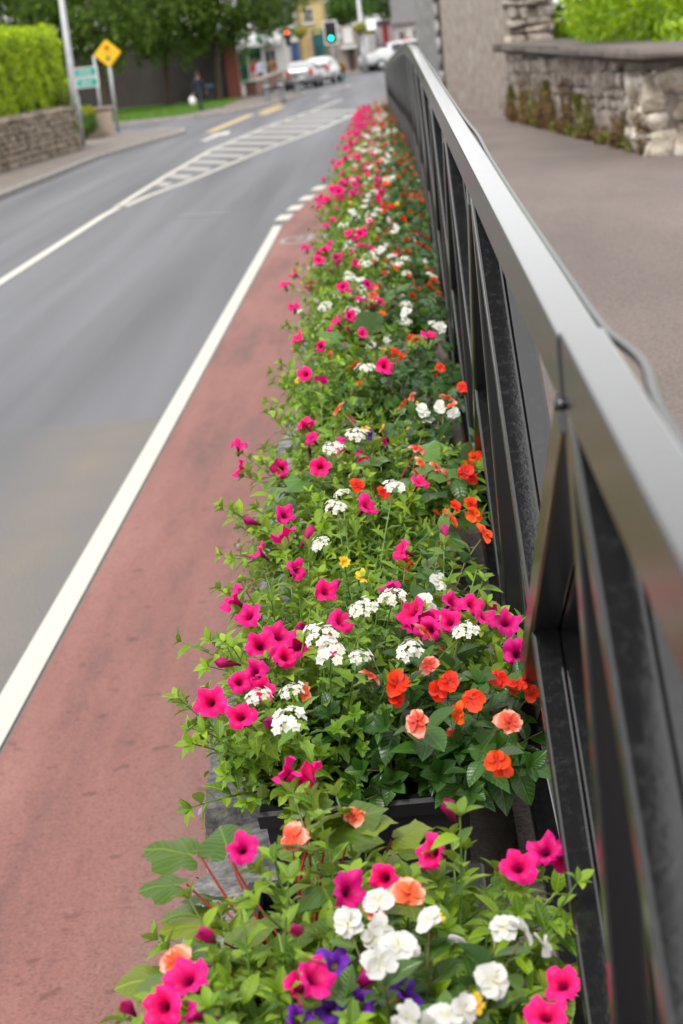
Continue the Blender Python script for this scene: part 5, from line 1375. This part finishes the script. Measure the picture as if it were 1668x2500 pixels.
# ------------------------------------------------------------------ vehicles
tyre = simple('tyre_rubber', (.012, .012, .012), .8, .2); rimm = simple('alloy', (.45, .46, .47), .3, .1, 5, 0, metal=.8)
taill = simple('tail_light', (.45, .05, .06), .2, .1); headl = simple('head_light', (.75, .76, .78), .15, .05); trim = simple('black_trim', (.015, .015, .016), .5); plate = simple('number_plate', (.7, .7, .68), .4, .03)
def vehicle(name, label, loc, rz, m, L, Wd, prof, cat, wheel_r=.31, wb=(.2, .8)):
    """prof: stations (t along length from nose, sill, belt, roof, half width belt, half width roof)"""
    e = empty(name, loc, rz); tag(e, label, cat)
    V, F = [], []; n = 10
    for t, z0, zb, zt, wb_, wr in prof:
        y = (t - .5) * L
        V += [(-wb_ * .92, y, z0), (-wb_, y, z0 + (zb - z0) * .45), (-wb_ * .97, y, zb), (-wr, y, zt - (zt - zb) * .12), (-wr * .8, y, zt), (wr * .8, y, zt), (wr, y, zt - (zt - zb) * .12), (wb_ * .97, y, zb), (wb_, y, z0 + (zb - z0) * .45), (wb_ * .92, y, z0)]
    for i in range(len(prof) - 1):
        for k in range(n): F.append((i * n + k, i * n + (k + 1) % n, (i + 1) * n + (k + 1) % n, (i + 1) * n + k)[::-1])
    F += [tuple(range(n)), tuple((len(prof) - 1) * n + k for k in range(n))[::-1]]
    bm = bmesh.new(); vs = [bm.verts.new(v) for v in V]
    for f in F: bm.faces.new([vs[i] for i in f])
    bmesh.ops.recalc_face_normals(bm, faces=bm.faces)
    body = bm_obj('body', bm, m, e, True)
    body.modifiers.new('sub', 'SUBSURF').levels = 2; body.modifiers['sub'].render_levels = 2
    cab = [p for p in prof if p[3] - p[2] > .25]
    def q(i, k, out=1.03):
        t, z0, zb, zt, wb_, wr = i; y = (t - .5) * L
        return {'bl': (-wb_ * .97 * out, y, zb + .03), 'tl': (-wr * out, y, zt - (zt - zb) * .16), 'br': (wb_ * .97 * out, y, zb + .03), 'tr': (wr * out, y, zt - (zt - zb) * .16)}[k]
    for k in range(len(cab) - 1):
        a, b = cab[k], cab[k + 1]; sh = .06 * L / 4
        for sd in 'lr':
            P = [q(a, 'b' + sd), q(b, 'b' + sd), q(b, 't' + sd), q(a, 't' + sd)]; c = sum((Vector(p) for p in P), Vector()) / 4
            P = [c + (Vector(p) - c) * .9 for p in P]; mesh_obj('side_window', P, [(0, 1, 2, 3) if sd == 'r' else (3, 2, 1, 0)], gl, e)
    def screen(nm, a, b, sgn):
        ya, yb = (a[0] - .5) * L, (b[0] - .5) * L
        P = [(-a[4] * .84, ya + .03 * sgn, a[2] + .04), (a[4] * .84, ya + .03 * sgn, a[2] + .04), (b[5] * .86, yb + .05 * sgn, b[3] - .07), (-b[5] * .86, yb + .05 * sgn, b[3] - .07)]
        mesh_obj(nm, P, [(0, 1, 2, 3) if sgn < 0 else (3, 2, 1, 0)], gl, e)
    i0 = prof.index(cab[0]); screen('windscreen', prof[i0 - 1], cab[0], -1)
    i1 = prof.index(cab[-1]); screen('rear_window', prof[min(i1 + 1, len(prof) - 1)], cab[-1], 1)
    bw_ = max(p[4] for p in prof)
    for t in wb:
        for s in (-1, 1):
            y = (t - .5) * L; w = tubeo('wheel', [(s * (bw_ - .2), y, wheel_r), (s * (bw_ - .17), y, wheel_r), (s * (bw_ - .01), y, wheel_r), (s * (bw_ + .015), y, wheel_r)], [wheel_r * .93, wheel_r, wheel_r, wheel_r * .93], tyre, e, 18)
            tubeo('rim', [(s * (bw_ + .0), y, wheel_r), (s * (bw_ + .02), y, wheel_r)], [wheel_r * .66, wheel_r * .6], rimm, w, 14)
    f, b = prof[0], prof[-1]
    for s in (-1, 1):
        boxo('headlight', s * f[4] * .62 - .14, s * f[4] * .62 + .14, -L / 2 - .015, -L / 2 + .2, f[2] - .2, f[2] - .04, headl, e, .03)
        boxo('tail_light', s * b[4] * .82 - .1, s * b[4] * .82 + .1, L / 2 - .2, L / 2 + .02, b[2] - .22, b[2] + .14, taill, e, .03)
    boxo('number_plate', -.26, .26, L / 2 - .03, L / 2 + .025, .55, .66, plate, e); boxo('front_plate', -.26, .26, -L / 2 - .025, -L / 2 + .03, .42, .53, plate, e)
    boxo('rear_bumper', -b[4] * .9, b[4] * .9, L / 2 - .12, L / 2 + .03, .24, .42, trim, e, .03); boxo('front_bumper', -f[4] * .9, f[4] * .9, -L / 2 - .03, -L / 2 + .12, .22, .40, trim, e, .03)
    return e
HATCH = [(0, .28, .62, .70, .70, .62), (.04, .22, .74, .80, .80, .70), (.24, .2, .92, .96, .86, .74), (.38, .2, .95, 1.38, .87, .62), (.55, .2, .96, 1.47, .87, .64), (.80, .2, .97, 1.43, .86, .62), (.93, .22, .98, 1.22, .82, .62), (1.0, .3, .92, .98, .76, .68)]
silver = simple('silver_car_paint', (.36, .37, .38), .28, .05, 2, 0, metal=.5, coat=.6); whitec = simple('white_car_paint', (.62, .63, .63), .3, .03, 2, 0, coat=.6)
vehicle('parked_car', 'silver hatchback with pinkish tail lights parked behind the bollards', (-4.55, 100.9, 0), math.pi - .06, silver, 4.1, 1.72, HATCH, 'car')
vehicle('parked_car', 'white rounded hatchback parked ahead of the silver car', (-3.75, 107.0, 0), math.pi - .12, whitec, 4.2, 1.75, [(t, a, b * 1.03, c * 1.04, w, x) for t, a, b, c, w, x in HATCH], 'car')
PICK = [(0, .42, .95, 1.02, .82, .74), (.04, .35, 1.06, 1.12, .90, .80), (.26, .32, 1.16, 1.2, .94, .82), (.38, .32, 1.18, 1.75, .95, .70), (.55, .32, 1.18, 1.84, .95, .72), (.82, .32, 1.18, 1.82, .95, .72), (.96, .34, 1.18, 1.7, .93, .70), (1.0, .42, 1.1, 1.2, .88, .78)]
vehicle('white_suv', 'large white off road car turning across the junction behind the railing end', (.45, 128.0, 0), RAD(-66), whitec, 4.7, 1.9, PICK, 'car', .4)
vehicle('parked_car', 'dark green car half hidden behind the white off road car', (1.2, 133.5, 0), RAD(-80), simple('dark_car_paint', (.012, .03, .03), .3, .05, 2, 0, coat=.6), 4.3, 1.75, HATCH, 'car')

# ------------------------------------------------------------------ people
skin = simple('skin', (.45, .27, .19), .6, .1); 
def person(loc, rz, label, h, coat, legs, hair, stride=.18, bag=None, hatc=None):
    e = empty('person', loc, rz); tag(e, label, 'person'); s = h / 1.75
    J = {'pel': (0, 0, .95), 'wst': (0, .0, 1.08), 'chs': (0, .0, 1.32), 'nk': (0, .0, 1.50), 'hd0': (0, -.015, 1.58), 'hd1': (0, -.02, 1.70)}
    R = {'pel': .155, 'wst': .14, 'chs': .165, 'nk': .06, 'hd0': .082, 'hd1': .078}
    E = [('pel', 'wst'), ('wst', 'chs'), ('chs', 'nk'), ('nk', 'hd0'), ('hd0', 'hd1')]
    for sd, q in (('l', -1), ('r', 1)):
        f = stride * q
        J.update({'hip' + sd: (q * .09, 0, .88), 'kn' + sd: (q * .095, -f * .55 - .03, .50), 'an' + sd: (q * .09, -f + (.06 if f < 0 else 0), .09), 'to' + sd: (q * .10, -f - .14, .045), 'sh' + sd: (q * .19, .0, 1.42), 'el' + sd: (q * .25, f * .5 + .02, 1.14), 'wr' + sd: (q * .25, f * .8 - .07, .90), 'ha' + sd: (q * .245, f * .8 - .11, .80)})
        R.update({'hip' + sd: .095, 'kn' + sd: .065, 'an' + sd: .05, 'to' + sd: .042, 'sh' + sd: .07, 'el' + sd: .052, 'wr' + sd: .038, 'ha' + sd: .042})
        E += [('pel', 'hip' + sd), ('hip' + sd, 'kn' + sd), ('kn' + sd, 'an' + sd), ('an' + sd, 'to' + sd), ('chs', 'sh' + sd), ('sh' + sd, 'el' + sd), ('el' + sd, 'wr' + sd), ('wr' + sd, 'ha' + sd)]
    names = list(J); me = bpy.data.meshes.new('body'); me.from_pydata([J[n] for n in names], [(names.index(a), names.index(b)) for a, b in E], [])
    o = bpy.data.objects.new('tmp', me); COL.objects.link(o)
    o.modifiers.new('skin', 'SKIN'); sv = me.skin_vertices[0].data
    for i, nme in enumerate(names): sv[i].radius = (R[nme], R[nme] * (.75 if nme in ('wst', 'chs', 'pel') else 1)); sv[i].use_root = (nme == 'pel')
    o.modifiers.new('sub', 'SUBSURF').levels = 1
    dg = bpy.context.evaluated_depsgraph_get(); dg.update()
    nm = bpy.data.meshes.new_from_object(o.evaluated_get(dg)); bpy.data.objects.remove(o)
    nm.name = 'body'; nm.materials.clear()
    for m in (coat, legs, skin, trim): nm.materials.append(m)
    for p in nm.polygons:
        c = p.center; z = c.z
        hand = abs(c.x) > .2 and z < .88
        p.material_index = 2 if z > 1.5 or hand else (3 if z < .08 else (1 if z < .93 and abs(c.x) < .2 else 0)); p.use_smooth = True
    b = inst('body', nm, e, Matrix.Scale(s, 4))
    bm = bmesh.new(); bmesh.ops.create_uvsphere(bm, u_segments=14, v_segments=8, radius=.112)
    for v in bm.verts: v.co = Vector((v.co.x, v.co.y * 1.08 + .005, 1.665 + max(v.co.z, -.02 if v.co.y < 0 else -.12) * 1.1))
    bm_obj('hair', bm, hair, e, True).scale = (s, s, s)
    return e
navy = simple('navy_coat', (.012, .014, .024), .8, .2); dgreen = simple('dark_trousers', (.014, .024, .022), .85, .2); dhair = simple('dark_hair', (.03, .02, .015), .7)
person((-7.75, 76.9, .12), RAD(150), 'person in dark navy coat walking along the grass with a white bag', 1.52, navy, dgreen, dhair, .2)
hb = empty('carrier_bag', (-8.03, 76.72, .38)); tag(hb, 'white carrier bag held by the walking person in navy', 'bag')
bm = bmesh.new(); bmesh.ops.create_icosphere(bm, subdivisions=2, radius=1)
for v in bm.verts: v.co = Vector((v.co.x * .15, v.co.y * .09, .17 + v.co.z * .19)) * (1 + .05 * math.sin(v.co.x * 9 + v.co.z * 7))
bm_obj('bag_body', bm, simple('white_plastic', (.72, .70, .66), .5, .08), hb, True)
tubeo('handle', [(-.06, 0, .33), (-.03, 0, .44), (.03, 0, .44), (.06, 0, .33)], [.008] * 4, MATS['white_plastic'], hb, 6)
person((-7.55, 112.2, .12), RAD(20), 'pedestrian in light blue top and dark jeans before the shop', 1.6, simple('pale_blue_top', (.40, .42, .55), .8), simple('blue_jeans', (.03, .05, .10), .85), dhair, .1)
person((-7.95, 112.8, .12), RAD(190), 'pedestrian in red jacket and pale trousers before the shop', 1.62, simple('red_jacket', (.30, .025, .02), .8), simple('pale_trousers', (.5, .42, .38), .85), simple('brown_hair', (.09, .045, .02), .7), .12)
person((-6.95, 114.6, .12), RAD(200), 'pedestrian in dark jacket with orange sleeve near the white pilaster', 1.62, simple('orange_brown_jacket', (.20, .075, .02), .8), simple('grey_trousers', (.2, .19, .19), .85), dhair, .15)
lbn = empty('litter_bin', (-8.55, 90.2, .12)); tag(lbn, 'dark litter bin with blue grey domed top on the grass', 'litter bin')
tubeo('bin_body', [(0, 0, -.02), (0, 0, .05), (0, 0, .62), (0, 0, .64)], [.2, .21, .23, .2], simple('bin_dark', (.03, .03, .032), .6), lbn, 14)
bm = bmesh.new(); bmesh.ops.create_uvsphere(bm, u_segments=14, v_segments=8, radius=.24)
for v in bm.verts: v.co = Vector((v.co.x, v.co.y, .64 + max(0, v.co.z) * .9))
bm_obj('dome', bm, simple('bin_blue', (.10, .17, .24), .5), lbn, True)
